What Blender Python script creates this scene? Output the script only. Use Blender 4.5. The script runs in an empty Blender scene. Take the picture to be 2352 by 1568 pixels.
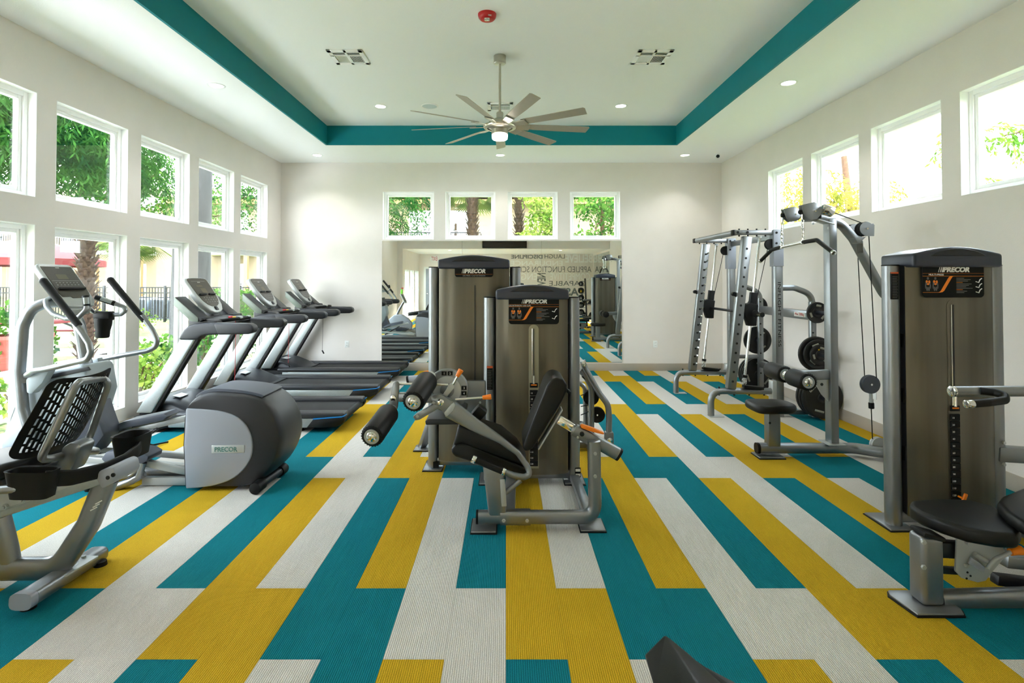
import bpy, bmesh, math, random
from mathutils import Vector, Matrix
random.seed(7)
scene = bpy.context.scene
COL = scene.collection

# ------------------------------------------------------------------ camera
FPX, TH, CAMH = 1230.0, math.radians(1.0), 1.534
CX = 1162.0
CY = 645.0 - FPX * math.tan(TH)
cam_data = bpy.data.cameras.new('camera')
cam_data.sensor_width = 36.0
cam_data.lens = 36.0 * FPX / 2352.0
cam_data.shift_x = (1176.0 - CX) / 2352.0
cam_data.shift_y = (CY - 784.0) / 2352.0
cam_data.clip_start = 0.05
cam_data.clip_end = 300
cam = bpy.data.objects.new('camera', cam_data)
COL.objects.link(cam)
cam.location = (0, 0, CAMH)
cam.rotation_euler = (math.radians(90) + TH, 0, 0)
scene.camera = cam

# ------------------------------------------------------------------ world, sun, exposure
SKY = 10.0
world = bpy.data.worlds.new('sky')
scene.world = world
world.use_nodes = True
wn = world.node_tree
bg = wn.nodes['Background']
tc = wn.nodes.new('ShaderNodeTexCoord')
sx = wn.nodes.new('ShaderNodeSeparateXYZ')
rp = wn.nodes.new('ShaderNodeValToRGB')
wn.links.new(tc.outputs['Generated'], sx.inputs[0])
wn.links.new(sx.outputs['Z'], rp.inputs['Fac'])
rp.color_ramp.elements[0].position = 0.0
rp.color_ramp.elements[0].color = (0.92, 0.98, 1.0, 1)
rp.color_ramp.elements[1].position = 0.9
rp.color_ramp.elements[1].color = (0.72, 0.88, 1.0, 1)
wn.links.new(rp.outputs['Color'], bg.inputs['Color'])
bg.inputs['Strength'].default_value = SKY
sun_d = bpy.data.lights.new('sun', 'SUN')
sun_d.energy = 9.0
sun_d.angle = math.radians(1.5)
sun_d.color = (1.0, 0.98, 0.95)
sun = bpy.data.objects.new('sun', sun_d)
COL.objects.link(sun)
sun.rotation_euler = Vector((0.0, 0.34, -0.94)).to_track_quat('-Z', 'Y').to_euler()

vs = scene.view_settings
vs.view_transform = 'Standard'
vs.look = 'None'
vs.exposure = 1.0
vs.gamma = 1.0
vs.use_curve_mapping = False
scene.cycles.max_bounces = 10
scene.cycles.diffuse_bounces = 6
scene.cycles.glossy_bounces = 4
scene.cycles.transmission_bounces = 4
scene.cycles.transparent_max_bounces = 10
scene.cycles.caustics_reflective = False
scene.cycles.caustics_refractive = False
scene.cycles.sample_clamp_indirect = 8.0
DOWNLIGHT_W = 24.0

# ------------------------------------------------------------------ measuring helpers (pixel of the photo + a real distance -> a point)
_S, _C = math.sin(TH), math.cos(TH)
def _ray(px, py):
    u = (px - CX) / FPX
    v = -(py - CY) / FPX
    return Vector((u, _C - v * _S, _S + v * _C))
def at(px, py, Y):
    d = _ray(px, py)
    t = Y / d.y
    return Vector((d.x * t, Y, CAMH + d.z * t))
def atZ(px, py, Z):
    d = _ray(px, py)
    t = (Z - CAMH) / d.z
    return Vector((d.x * t, d.y * t, Z))
def atX(px, py, X):
    d = _ray(px, py)
    t = X / d.x
    return Vector((X, d.y * t, CAMH + d.z * t))
V = Vector

# ------------------------------------------------------------------ object helpers
ORG = {}
def empty(name, loc, label=None, cat=None, group=None, kind=None):
    o = bpy.data.objects.new(name, None)
    o.empty_display_size = 0.1
    COL.objects.link(o)
    o.location = loc
    ORG[o.name] = Vector(loc)
    tag(o, label, cat, group, kind)
    return o
def tag(o, label=None, cat=None, group=None, kind=None):
    if label: o['label'] = label
    if cat: o['category'] = cat
    if group: o['group'] = group
    if kind: o['kind'] = kind
    return o
def kids(o):
    return [c for c in bpy.data.objects if c.parent == o]
def copy_tree(o, parent=None):
    c = o.copy()
    COL.objects.link(c)
    if parent is not None: c.parent = parent
    for ch in kids(o): copy_tree(ch, c)
    return c
def new_mesh(name, me, m, parent=None):
    o = bpy.data.objects.new(name, me)
    COL.objects.link(o)
    if m is not None: me.materials.append(m)
    if parent is not None:
        o.parent = parent
        org = ORG.get(parent.name, Vector((0, 0, 0)))
        me.transform(Matrix.Translation(-org))
        ORG[o.name] = org
    else:
        ORG[o.name] = Vector((0, 0, 0))
    return o

def fillet(pts, r, seg=5):
    pts = [Vector(p) for p in pts]
    if r <= 0 or len(pts) < 3: return pts
    out = [pts[0]]
    for i in range(1, len(pts) - 1):
        a, b, c = pts[i-1], pts[i], pts[i+1]
        u, w = (a - b), (c - b)
        lu, lw = u.length, w.length
        if lu < 1e-6 or lw < 1e-6: continue
        u /= lu; w /= lw
        ang = u.angle(w)
        if ang > math.pi - 0.03:
            out.append(b); continue
        t = min(r / math.tan(ang / 2), lu * 0.49, lw * 0.49)
        p, q = b + u * t, b + w * t
        for k in range(seg + 1):
            s = k / seg
            out.append(p * (1-s)**2 + b * (2*s*(1-s)) + q * s*s)
    out.append(pts[-1])
    return out

class MB:
    def __init__(s): s.bm = bmesh.new()
    def raw(s, verts, faces):
        vs_ = [s.bm.verts.new(v) for v in verts]
        for f in faces:
            try: s.bm.faces.new([vs_[i] for i in f])
            except ValueError: pass
        return s
    def merge(s, b):
        me = bpy.data.meshes.new('tmp')
        b.to_mesh(me); b.free()
        s.bm.from_mesh(me)
        bpy.data.meshes.remove(me)
        return s
    def box(s, x0, x1, y0, y1, z0, z1, bev=0.0, seg=2, M=None):
        b = bmesh.new()
        bmesh.ops.create_cube(b, size=1)
        for v in b.verts:
            v.co = Vector(((v.co.x+.5)*(x1-x0)+x0, (v.co.y+.5)*(y1-y0)+y0, (v.co.z+.5)*(z1-z0)+z0))
        if bev > 0:
            bmesh.ops.bevel(b, geom=b.edges[:], offset=bev, segments=seg, profile=0.5, affect='EDGES')
        if M is not None: bmesh.ops.transform(b, matrix=M, verts=b.verts[:])
        return s.merge(b)
    def beam(s, p0, p1, w, h, up=(0, 0, 1), bev=0.006, seg=2):
        """box along p0->p1: w across, h along up"""
        p0, p1 = Vector(p0), Vector(p1)
        d = p1 - p0
        L = d.length
        d.normalize()
        side = d.cross(Vector(up)).normalized()
        u = side.cross(d).normalized()
        M = Matrix((( d.x, side.x, u.x, p0.x), (d.y, side.y, u.y, p0.y), (d.z, side.z, u.z, p0.z), (0, 0, 0, 1)))
        return s.box(0, L, -w/2, w/2, -h/2, h/2, bev, seg, M)
    def cyl(s, p0, p1, r0, r1=None, n=20, bev=0.0):
        p0, p1 = Vector(p0), Vector(p1)
        r1 = r0 if r1 is None else r1
        L = (p1 - p0).length
        if bev > 0:
            prof = [(0, 0), (r0-bev, 0), (r0-bev*.3, bev*.3), (r0, bev), (r1, L-bev), (r1-bev*.3, L-bev*.3), (r1-bev, L), (0, L)]
        else:
            prof = [(0, 0), (r0, 0), (r1, L), (0, L)]
        return s.lathe(prof, p0, p1 - p0, n)
    def lathe(s, prof, org, axis, n=24):
        org, a = Vector(org), Vector(axis).normalized()
        t = Vector((0, 0, 1)) if abs(a.z) < 0.9 else Vector((1, 0, 0))
        e1 = a.cross(t).normalized()
        e2 = a.cross(e1)
        rings = []
        for r, h in prof:
            if r < 1e-6:
                rings.append([s.bm.verts.new(org + a*h)])
            else:
                rings.append([s.bm.verts.new(org + a*h + e1*(r*math.cos(2*math.pi*k/n)) + e2*(r*math.sin(2*math.pi*k/n))) for k in range(n)])
        for A, B in zip(rings, rings[1:]):
            for k in range(n):
                k2 = (k+1) % n
                if len(A) == 1 and len(B) == 1: continue
                if len(A) == 1: f = [A[0], B[k], B[k2]]
                elif len(B) == 1: f = [A[k], A[k2], B[0]]
                else: f = [A[k], A[k2], B[k2], B[k]]
                s.bm.faces.new(f)
        return s
    def sweep(s, pts, prof, up=(0, 0, 1), caps=True):
        pts = [Vector(p) for p in pts]
        d0 = (pts[1]-pts[0]).normalized()
        u = Vector(up)
        if abs(d0.dot(u)) > 0.95: u = Vector((0, 1, 0)) if abs(d0.y) < .9 else Vector((1, 0, 0))
        side = d0.cross(u).normalized()
        rings = []
        prev = d0
        arc = [0.0]
        for p, q in zip(pts, pts[1:]): arc.append(arc[-1]+(q-p).length)
        for i, p in enumerate(pts):
            if i == 0: d = d0
            elif i == len(pts)-1: d = (pts[i]-pts[i-1]).normalized()
            else: d = ((pts[i+1]-p).normalized() + (p-pts[i-1]).normalized()).normalized()
            q = prev.rotation_difference(d)
            side = (q @ side)
            side = (side - d*side.dot(d)).normalized()
            upv = side.cross(d).normalized()
            prev = d
            k = prof(arc[i]/arc[-1]) if callable(prof) else prof
            rings.append([s.bm.verts.new(p + side*a + upv*b) for a, b in k])
        n = len(rings[0])
        for A, B in zip(rings, rings[1:]):
            for k in range(n):
                s.bm.faces.new([A[k], A[(k+1) % n], B[(k+1) % n], B[k]])
        if caps:
            s.bm.faces.new(rings[0][::-1]); s.bm.faces.new(rings[-1])
        return s
    def tube(s, pts, r, n=14, fil=0.0, seg=6, r1=None):
        pts = fillet(pts, fil, seg)
        if r1 is None:
            prof = [(r*math.cos(2*math.pi*k/n), r*math.sin(2*math.pi*k/n)) for k in range(n)]
        else:
            def prof(t):
                q = r + (r1-r)*t
                return [(q*math.cos(2*math.pi*k/n), q*math.sin(2*math.pi*k/n)) for k in range(n)]
        return s.sweep(pts, prof)
    def oval(s, pts, a, b, n=16, fil=0.0, up=(0, 0, 1), seg=6, sq=1.0):
        """swept rounded-rectangle (superellipse) section: half width a, half height b"""
        pts = fillet(pts, fil, seg)
        prof = []
        for k in range(n):
            c_, s_ = math.cos(2*math.pi*(k+.5)/n), math.sin(2*math.pi*(k+.5)/n)
            prof.append((a*math.copysign(abs(c_)**sq, c_), b*math.copysign(abs(s_)**sq, s_)))
        return s.sweep(pts, prof, up)
    def prism(s, pts, d, bev=0.0, seg=2):
        pts = [Vector(p) for p in pts]
        d = Vector(d)
        n = len(pts)
        b = bmesh.new()
        A = [b.verts.new(p) for p in pts]
        B = [b.verts.new(p+d) for p in pts]
        b.faces.new(A[::-1]); b.faces.new(B)
        for k in range(n): b.faces.new([A[k], A[(k+1) % n], B[(k+1) % n], B[k]])
        if bev > 0:
            bmesh.ops.recalc_face_normals(b, faces=b.faces[:])
            es = [e for e in b.edges if len(e.link_faces) == 2 and e.calc_face_angle(0) > 0.6]
            bmesh.ops.bevel(b, geom=es, offset=bev, segments=seg, profile=0.5, affect='EDGES', clamp_overlap=True)
        return s.merge(b)
    def pxprism(s, px, Y0, Y1, bev=0.0, seg=2):
        return s.prism([at(x, y, Y0) for x, y in px], (0, Y1-Y0, 0), bev, seg)
    def ball(s, c, r, sc=(1, 1, 1), n=16, m=10):
        b = bmesh.new()
        bmesh.ops.create_uvsphere(b, u_segments=n, v_segments=m, radius=r)
        for v in b.verts: v.co = Vector((v.co.x*sc[0]+c[0], v.co.y*sc[1]+c[1], v.co.z*sc[2]+c[2]))
        return s.merge(b)
    def build(s, name, m, parent=None, ang=35, label=None):
        bmesh.ops.recalc_face_normals(s.bm, faces=s.bm.faces[:])
        me = bpy.data.meshes.new(name)
        s.bm.to_mesh(me); s.bm.free()
        me.polygons.foreach_set('use_smooth', [True]*len(me.polygons))
        me.set_sharp_from_angle(angle=math.radians(ang))
        o = new_mesh(name, me, m, parent)
        if label: o['label'] = label
        return o

def text(name, body, m, parent, center, right, up, width=None, height=None, shear=0.0, bold=0.0, ext=0.0015):
    cu = bpy.data.curves.new('txt', 'FONT')
    cu.body = body; cu.align_x = 'CENTER'; cu.shear = shear; cu.offset = bold
    cu.extrude = 0.01; cu.resolution_u = 3
    ob = bpy.data.objects.new('txt', cu)
    COL.objects.link(ob)
    dg = bpy.context.evaluated_depsgraph_get()
    me = bpy.data.meshes.new_from_object(ob.evaluated_get(dg))
    bpy.data.objects.remove(ob)
    bpy.data.curves.remove(cu)
    xs = [v.co.x for v in me.vertices]; ys = [v.co.y for v in me.vertices]
    w, h = max(xs)-min(xs), max(ys)-min(ys)
    kx = width/w if width else None
    ky = height/h if height else kx
    kx = kx or ky
    mx, my = (max(xs)+min(xs))/2, (max(ys)+min(ys))/2
    R, U = Vector(right).normalized(), Vector(up).normalized()
    N = R.cross(U)
    for v in me.vertices:
        v.co = Vector(center) + R*((v.co.x-mx)*kx) + U*((v.co.y-my)*ky) + N*(ext if v.co.z > 0 else 0)
    me.materials.clear()
    return new_mesh(name, me, m, parent)

def chaikin(pts, it=2, closed=True):
    pts = [tuple(p) for p in pts]
    for _ in range(it):
        out = []
        n = len(pts)
        for i in range(n if closed else n-1):
            a, b = pts[i], pts[(i+1) % n]
            out.append(tuple(x*.75+y*.25 for x, y in zip(a, b)))
            out.append(tuple(x*.25+y*.75 for x, y in zip(a, b)))
        pts = out if closed else [pts[0]]+out+[pts[-1]]
    return pts
# ------------------------------------------------------------------ materials
def srgb(*c):
    return tuple((x/255/12.92 if x/255 <= 0.04045 else ((x/255+0.055)/1.055)**2.4) for x in c) + (1,)
def mat(name, col, rough=0.5, metal=0.0, var=0.0, vscale=30.0, bump=0.0, bscale=300.0, stretch=(1, 1, 1), spec=0.5, coat=0.0, emit=0.0, detail=3):
    m = bpy.data.materials.new(name)
    m.use_nodes = True
    nt = m.node_tree
    b = nt.nodes['Principled BSDF']
    c = srgb(*col)
    b.inputs['Base Color'].default_value = c
    b.inputs['Roughness'].default_value = rough
    b.inputs['Metallic'].default_value = metal
    b.inputs['Specular IOR Level'].default_value = spec
    b.inputs['Coat Weight'].default_value = coat
    if emit:
        b.inputs['Emission Color'].default_value = c
        b.inputs['Emission Strength'].default_value = emit
    t = nt.nodes.new('ShaderNodeTexCoord')
    mp = nt.nodes.new('ShaderNodeMapping')
    mp.inputs['Scale'].default_value = stretch
    nt.links.new(t.outputs['Object'], mp.inputs['Vector'])
    if var > 0:
        n = nt.nodes.new('ShaderNodeTexNoise')
        n.inputs['Scale'].default_value = vscale
        n.inputs['Detail'].default_value = detail
        nt.links.new(mp.outputs[0], n.inputs['Vector'])
        r = nt.nodes.new('ShaderNodeValToRGB')
        r.color_ramp.elements[0].position = 0.3
        r.color_ramp.elements[1].position = 0.7
        r.color_ramp.elements[0].color = tuple(x*(1-var) for x in c[:3]) + (1,)
        r.color_ramp.elements[1].color = tuple(min(1, x*(1+var)) for x in c[:3]) + (1,)
        nt.links.new(n.outputs['Fac'], r.inputs['Fac'])
        nt.links.new(r.outputs['Color'], b.inputs['Base Color'])
    if bump > 0:
        n2 = nt.nodes.new('ShaderNodeTexNoise')
        n2.inputs['Scale'].default_value = bscale
        n2.inputs['Detail'].default_value = 2
        nt.links.new(mp.outputs[0], n2.inputs['Vector'])
        bp = nt.nodes.new('ShaderNodeBump')
        bp.inputs['Strength'].default_value = bump
        bp.inputs['Distance'].default_value = 0.004
        nt.links.new(n2.outputs['Fac'], bp.inputs['Height'])
        nt.links.new(bp.outputs['Normal'], b.inputs['Normal'])
    return m
def carpet(name, col):
    m = mat(name, col, 0.95, var=0.28, vscale=300, spec=0.1, detail=4)
    nt = m.node_tree
    b = nt.nodes['Principled BSDF']
    t = nt.nodes['Texture Coordinate']
    w = nt.nodes.new('ShaderNodeTexWave')
    w.bands_direction = 'X'
    w.inputs['Scale'].default_value = 36.0
    w.inputs['Distortion'].default_value = 2.0
    w.inputs['Detail'].default_value = 3
    w.inputs['Detail Scale'].default_value = 12
    nt.links.new(t.outputs['Object'], w.inputs['Vector'])
    src = b.inputs['Base Color'].links[0].from_socket
    r2 = nt.nodes.new('ShaderNodeValToRGB')
    r2.color_ramp.elements[0].color = (.80, .80, .80, 1); r2.color_ramp.elements[0].position = .1
    r2.color_ramp.elements[1].color = (1.2, 1.2, 1.2, 1); r2.color_ramp.elements[1].position = .8
    nt.links.new(w.outputs['Fac'], r2.inputs['Fac'])
    mu = nt.nodes.new('ShaderNodeMix'); mu.data_type = 'RGBA'; mu.blend_type = 'MULTIPLY'
    mu.inputs['Factor'].default_value = 1.0
    nt.links.new(src, mu.inputs[6]); nt.links.new(r2.outputs['Color'], mu.inputs[7])
    nt.links.new(mu.outputs[2], b.inputs['Base Color'])
    bp = nt.nodes.new('ShaderNodeBump')
    bp.inputs['Strength'].default_value = 0.9
    bp.inputs['Distance'].default_value = 0.004
    nt.links.new(w.outputs['Fac'], bp.inputs['Height'])
    nt.links.new(bp.outputs['Normal'], b.inputs['Normal'])
    return m
def glass_mat(name, tint=(0.98, 0.98, 0.98, 1), gloss=0.06):
    m = bpy.data.materials.new(name)
    m.use_nodes = True
    nt = m.node_tree
    nt.nodes.clear()
    o = nt.nodes.new('ShaderNodeOutputMaterial')
    mx = nt.nodes.new('ShaderNodeMixShader')
    tr = nt.nodes.new('ShaderNodeBsdfTransparent')
    gl = nt.nodes.new('ShaderNodeBsdfGlossy')
    tr.inputs['Color'].default_value = tint
    gl.inputs['Roughness'].default_value = 0.01
    mx.inputs['Fac'].default_value = gloss
    nt.links.new(tr.outputs[0], mx.inputs[1]); nt.links.new(gl.outputs[0], mx.inputs[2])
    nt.links.new(mx.outputs[0], o.inputs[0])
    return m
def leaf_mat(name, c1, c2, trans=0.4):
    m = bpy.data.materials.new(name)
    m.use_nodes = True
    nt = m.node_tree
    nt.nodes.clear()
    o = nt.nodes.new('ShaderNodeOutputMaterial')
    mx = nt.nodes.new('ShaderNodeMixShader')
    df = nt.nodes.new('ShaderNodeBsdfDiffuse')
    tl = nt.nodes.new('ShaderNodeBsdfTranslucent')
    t = nt.nodes.new('ShaderNodeTexCoord')
    n = nt.nodes.new('ShaderNodeTexNoise')
    n.inputs['Scale'].default_value = 2.5
    n.inputs['Detail'].default_value = 4
    r = nt.nodes.new('ShaderNodeValToRGB')
    r.color_ramp.elements[0].color = srgb(*c1); r.color_ramp.elements[0].position = .35
    r.color_ramp.elements[1].color = srgb(*c2); r.color_ramp.elements[1].position = .65
    nt.links.new(t.outputs['Object'], n.inputs['Vector'])
    nt.links.new(n.outputs['Fac'], r.inputs['Fac'])
    nt.links.new(r.outputs[0], df.inputs['Color']); nt.links.new(r.outputs[0], tl.inputs['Color'])
    mx.inputs['Fac'].default_value = trans
    nt.links.new(df.outputs[0], mx.inputs[1]); nt.links.new(tl.outputs[0], mx.inputs[2])
    nt.links.new(mx.outputs[0], o.inputs[0])
    return m

WALL = mat('wall_paint', (232, 227, 222), 0.85, var=0.02, vscale=3, bump=0.25, bscale=160, spec=0.2)
CEIL = mat('ceiling_paint', (247, 249, 249), 0.9, bump=0.25, bscale=140, spec=0.15)
TEAL = mat('teal_paint', (0, 128, 142), 0.6, var=0.03, vscale=4, bump=0.1, bscale=160, spec=0.3)
BASEB = mat('taupe_vinyl', (172, 163, 150), 0.6, var=0.03, vscale=6)
VINYL = mat('white_vinyl', (238, 241, 240), 0.4)
GLASS = glass_mat('window_glass')
C_TEAL = carpet('carpet_teal', (14, 120, 134))
C_YEL = carpet('carpet_yellow', (203, 165, 38))
C_WHT = carpet('carpet_ivory', (214, 210, 204))
SUBF = mat('concrete_subfloor', (90, 88, 84), 0.9, var=0.1)
SILVER = mat('silver_paint', (138, 141, 144), 0.33, 0.8, var=0.05, vscale=600, bump=0.06, bscale=900)
SILVER2 = mat('bright_silver_plastic', (176, 180, 180), 0.35, 0.25, var=0.03, vscale=400)
PALE = mat('pale_grey_plastic', (150, 155, 166), 0.45, 0.1, var=0.02, vscale=500)
ALU = mat('brushed_aluminium', (158, 164, 164), 0.42, 0.6, var=0.04, vscale=60, stretch=(1, 20, 1))
CHROME = mat('chrome', (225, 225, 222), 0.12, 1.0)
CHARC = mat('charcoal_plastic', (28, 29, 35), 0.45, 0.0, var=0.05, vscale=500, bump=0.08, bscale=900)
SLATE = mat('slate_plastic', (72, 78, 92), 0.5, 0.0, var=0.04, vscale=500)
BLACK = mat('black_rubber', (12, 12, 13), 0.55, bump=0.08, bscale=500, spec=.25)
VINYLB = mat('black_upholstery', (6, 6, 7), 0.42, bump=0.1, bscale=350, spec=0.32)
FOAM = mat('black_foam', (15, 14, 14), 0.5, bump=0.12, bscale=500, spec=.25)
BELT = mat('running_belt', (19, 19, 21), 0.8, var=0.1, vscale=700, bump=0.2, bscale=900)
HOOD = mat('hood_plastic', (22, 24, 33), 0.42, 0.0, var=0.08, vscale=700)
SMOKE = mat('smoked_panel', (104, 99, 87), 0.32, 0.75, var=0.22, vscale=9, stretch=(1, 1, 0.03))  # vertical streaks in the colour stand in for reflected sheen
ORANGE = mat('orange_plastic', (240, 128, 8), 0.45)
CYAN = mat('blue_accent', (20, 120, 190), 0.4)
DECAL = mat('black_decal', (9, 9, 10), 0.55, spec=.2)
WHITEP = mat('white_print', (232, 232, 228), 0.5)
GREYP = mat('grey_print', (150, 150, 148), 0.6)
RED = mat('red_plastic', (190, 12, 24), 0.35)
YELP = mat('yellow_plastic', (235, 190, 20), 0.4)
NICKEL = mat('brushed_nickel', (190, 184, 172), 0.3, 0.9, var=0.05, vscale=40, stretch=(1, 1, 12))
BLADE = mat('fan_blade_paint', (172, 166, 152), 0.45, 0.35, var=0.03, vscale=30)
HOLE = mat('dark_hole', (8, 8, 8), 0.8)
WEIGHT = mat('cast_weight', (24, 24, 25), 0.55, bump=0.3, bscale=120)

# ================================================================== SETTING
XL, XR, YB = -3.87, 3.713, 9.189
ZC, ZT = 3.566, 3.853           # perimeter ceiling, tray ceiling
YF, YR = -0.73, -4.40           # header wall in front, far wall of the rear area
WT = 0.16                       # wall thickness

floor = empty('floor', (0, 2.4, 0), 'striped teal yellow and ivory carpet plank floor', None, None, 'structure')
MB().box(-4.05, 3.9, YR-.2, 9.4, -0.2, -0.006).build('subfloor', SUBF, floor)
CC = [C_YEL, C_WHT, C_TEAL]
plank_me = {}
def plank(c, y0, y1, col, jit):
    x0 = c*0.25
    key = (round(y1-y0, 2), col)
    x1 = x0 + 0.25
    x0c, x1c = max(x0, XL), min(x1, XR)
    if x1c - x0c < 0.02: return
    b = MB().box(x0c+.0006, x1c-.0006, y0+.0006, y1-.0006, -0.007, 0.0)
    b.build('carpet_plank', CC[col % 3], floor)
for c in range(-16, 15):
    a = c % 2
    off = (0.702 if a else 0.199)
    k0 = -3
    for k in range(k0, 5):
        y0 = off + 2.0*k
        y1 = y0 + 1.995
        # far side of a-break at 2.70 / b-break at 2.20 : colour index c%3 ; +1 each run further away
        col = (c % 3) + (k - 1)
        j = random.uniform(-.01, .01)
        yy0, yy1 = max(y0, YR), min(y1 + 0.005, YB)
        if yy1 - yy0 < .03: continue
        plank(c, yy0, yy1, col, j)

def wall(name, axis, p0, p1, u0, u1, z0, z1, holes, m, label):
    """slab between planes p0,p1 on axis ('X' or 'Y'); holes are (ua,ub,za,zb)"""
    b = MB()
    us = sorted(set([u0, u1] + [h[0] for h in holes] + [h[1] for h in holes]))
    us = [u for u in us if u0 <= u <= u1]
    for a, c in zip(us, us[1:]):
        mid = (a+c)/2
        hs = sorted([(h[2], h[3]) for h in holes if h[0] < mid < h[1]])
        z = z0
        for ha, hb in hs + [(z1, z1)]:
            if ha > z + 1e-4:
                if axis == 'X': b.box(p0, p1, a, c, z, ha)
                else: b.box(a, c, p0, p1, z, ha)
            z = max(z, hb)
    o = b.build(name, m)
    tag(o, label, None, None, 'structure')
    return o
LW = [(2.45+1.0688*i, 3.325+1.0688*i) for i in range(6)]        # left windows along Y; nearest pair is unseen, added to let light in
RW = [(3.4767+1.0667*i, 4.3567+1.0667*i) for i in range(4)]
BW = [(-2.118, -1.236), (-1.041, -0.18), (0.03, 0.891), (1.101, 1.963)]
ZU0, ZU1, ZL0, ZL1 = 2.222, 3.087, 0.25, 1.997
ZBW0, ZBW1 = 2.246, 3.069
SW = [(-4.2+1.1*i, -3.35+1.1*i) for i in range(3)]              # rear-area windows
wall('wall_left', 'X', XL-WT, XL, YF-.001, YB, -0.05, ZC, [(a, b, ZU0, ZU1) for a, b in LW] + [(a, b, ZL0, ZL1) for a, b in LW], WALL, 'off-white left wall with two rows of square and tall windows')
wall('wall_right', 'X', XR, XR+WT, YR, YB, -0.05, ZC, [(a, b, ZU0+.005, ZU1-.005) for a, b in RW], WALL, 'off-white right wall with a row of high square windows')
wall('wall_back', 'Y', YB, YB+WT, XL-WT, XR+WT, -0.05, ZC, [(a, b, ZBW0, ZBW1) for a, b in BW], WALL, 'off-white end wall with four square windows over a mirror')
wall('wall_front', 'Y', YF-.15, YF, XL, XR, 0, ZC, [(-3.68, XR, 0, 2.68)], WALL, 'off-white header wall seen only in the mirror')
wall('wall_rear', 'Y', YR-.15, YR, XL-WT, XR+WT, 0, 2.68, [], WALL, 'far off-white wall with slogan lettering seen in the mirror')
wall('wall_rearleft', 'X', -3.68-WT, -3.68, YR, YF-.15, 0, 2.68, [(a, b, 0.15, 1.95) for a, b in SW], WALL, 'rear side wall with three tall blinded windows seen in the mirror')

# ceilings : perimeter ring, teal tray band, tray ceiling, unseen roof slab added as sun block
TX0, TX1, TY0, TY1 = -2.675, 2.545, 0.35, 7.965
b = MB()
b.box(XL-WT, TX0, YF, YB+WT, ZC, ZC+.05); b.box(TX1, XR+WT, YF, YB+WT, ZC, ZC+.05)
b.box(TX0, TX1, YF, TY0, ZC, ZC+.05); b.box(TX0, TX1, TY1, YB+WT, ZC, ZC+.05)
tag(b.build('ceiling', CEIL), 'lower white ceiling border round the raised tray', None, None, 'structure')
tag(MB().box(TX0-.1, TX1+.1, TY0-.1, TY1+.1, ZT, ZT+.06).build('ceiling_tray', CEIL), 'raised white tray ceiling inside the teal band', None, None, 'structure')
tag(MB().box(XL, XR, YR, YF-.15, 2.68, 2.74).build('ceiling_rear', CEIL), 'low white ceiling of the rear area', None, None, 'structure')
t = empty('trim_1', (0, TY1, ZC), 'teal painted band round the raised ceiling tray', None, None, 'structure')
e = .02
MB().box(TX0-e, TX0+.003, TY0, TY1, ZC-.002, ZT).build('band', TEAL, t)
MB().box(TX1-.003, TX1+e, TY0, TY1, ZC-.002, ZT).build('band', TEAL, t)
MB().box(TX0-e, TX1+e, TY1-.003, TY1+e, ZC-.002, ZT).build('band', TEAL, t)
MB().box(TX0-e, TX1+e, TY0-e, TY0+.003, ZC-.002, ZT).build('band', TEAL, t)
tag(MB().box(-4.6, 4.4, YR-.7, 9.9, 3.95, 4.1).build('roof', SUBF), 'unseen flat roof slab added over the gym to block the sun', None, None, 'structure')

# baseboards
tag(MB().box(XL, XL+.012, YF, YB, 0, .125, .003).build('baseboard_left', BASEB), 'taupe baseboard under the tall windows', None, None, 'structure')
tag(MB().box(XR-.012, XR, YR, YB, 0, .125, .003).build('baseboard_right', BASEB), 'taupe baseboard along the right wall', None, None, 'structure')
tag(MB().box(XL, XR, YB-.012, YB, 0, .125, .003).build('baseboard_back', BASEB), 'taupe baseboard under the mirror wall', None, None, 'structure')

# windows
wcount = [0]
JAMB = mat('brightened_white', (250, 250, 250), .5)  # extra white puts daylight on reveals and frames into the colour
def window(axis, plane, sgn, u0, u1, z0, z1, label):
    """plane = inner wall face, sgn = outward direction"""
    wcount[0] += 1
    um = (u0+u1)/2
    base = (plane + sgn*.11, um, z0) if axis == 'X' else (um, plane + sgn*.11, z0)
    w = empty('window_%d' % wcount[0], base, label, None, None, 'structure')
    def bx(b, d0, d1, a0, a1, c0, c1, bev=0):
        p, q = sorted((plane+sgn*d0, plane+sgn*d1))
        if axis == 'X': b.box(p, q, a0, a1, c0, c1, bev)
        else: b.box(a0, a1, p, q, c0, c1, bev)
    def ring(d0, d1, i0, i1, bev=.004):
        b = MB()
        bx(b, d0, d1, u0+i0, u0+i1, z0+i0, z1-i0, bev); bx(b, d0, d1, u1-i1, u1-i0, z0+i0, z1-i0, bev)
        bx(b, d0, d1, u0+i1, u1-i1, z0+i0, z0+i1, bev); bx(b, d0, d1, u0+i1, u1-i1, z1-i1, z1-i0, bev)
        return b
    ring(.07, .14, 0, .042).build('frame', JAMB, w)
    ring(.085, .13, .042, .075).build('sash', JAMB, w)
    b = MB(); t_ = .004
    bx(b, -.001, .075, u0, u0+t_, z0, z1); bx(b, -.001, .075, u1-t_, u1, z0, z1)
    bx(b, -.001, .075, u0, u1, z1-t_, z1); bx(b, -.001, .075, u0, u1, z0, z0+t_)
    b.build('lit_reveal_liner', JAMB, w)  # added white skin imitating daylight on the bare drywall reveal
    b = MB(); bx(b, .102, .108, u0+.074, u1-.074, z0+.074, z1-.074)
    b.build('pane', GLASS, w)
    return w
for i, (a, c) in enumerate(LW):
    window('X', XL, -1, a, c, ZU0, ZU1, 'square white window high in left wall, number %d from the far corner' % (6-i))
    window('X', XL, -1, a, c, ZL0, ZL1, 'tall white window low in left wall, number %d from the far corner' % (6-i))
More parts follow.
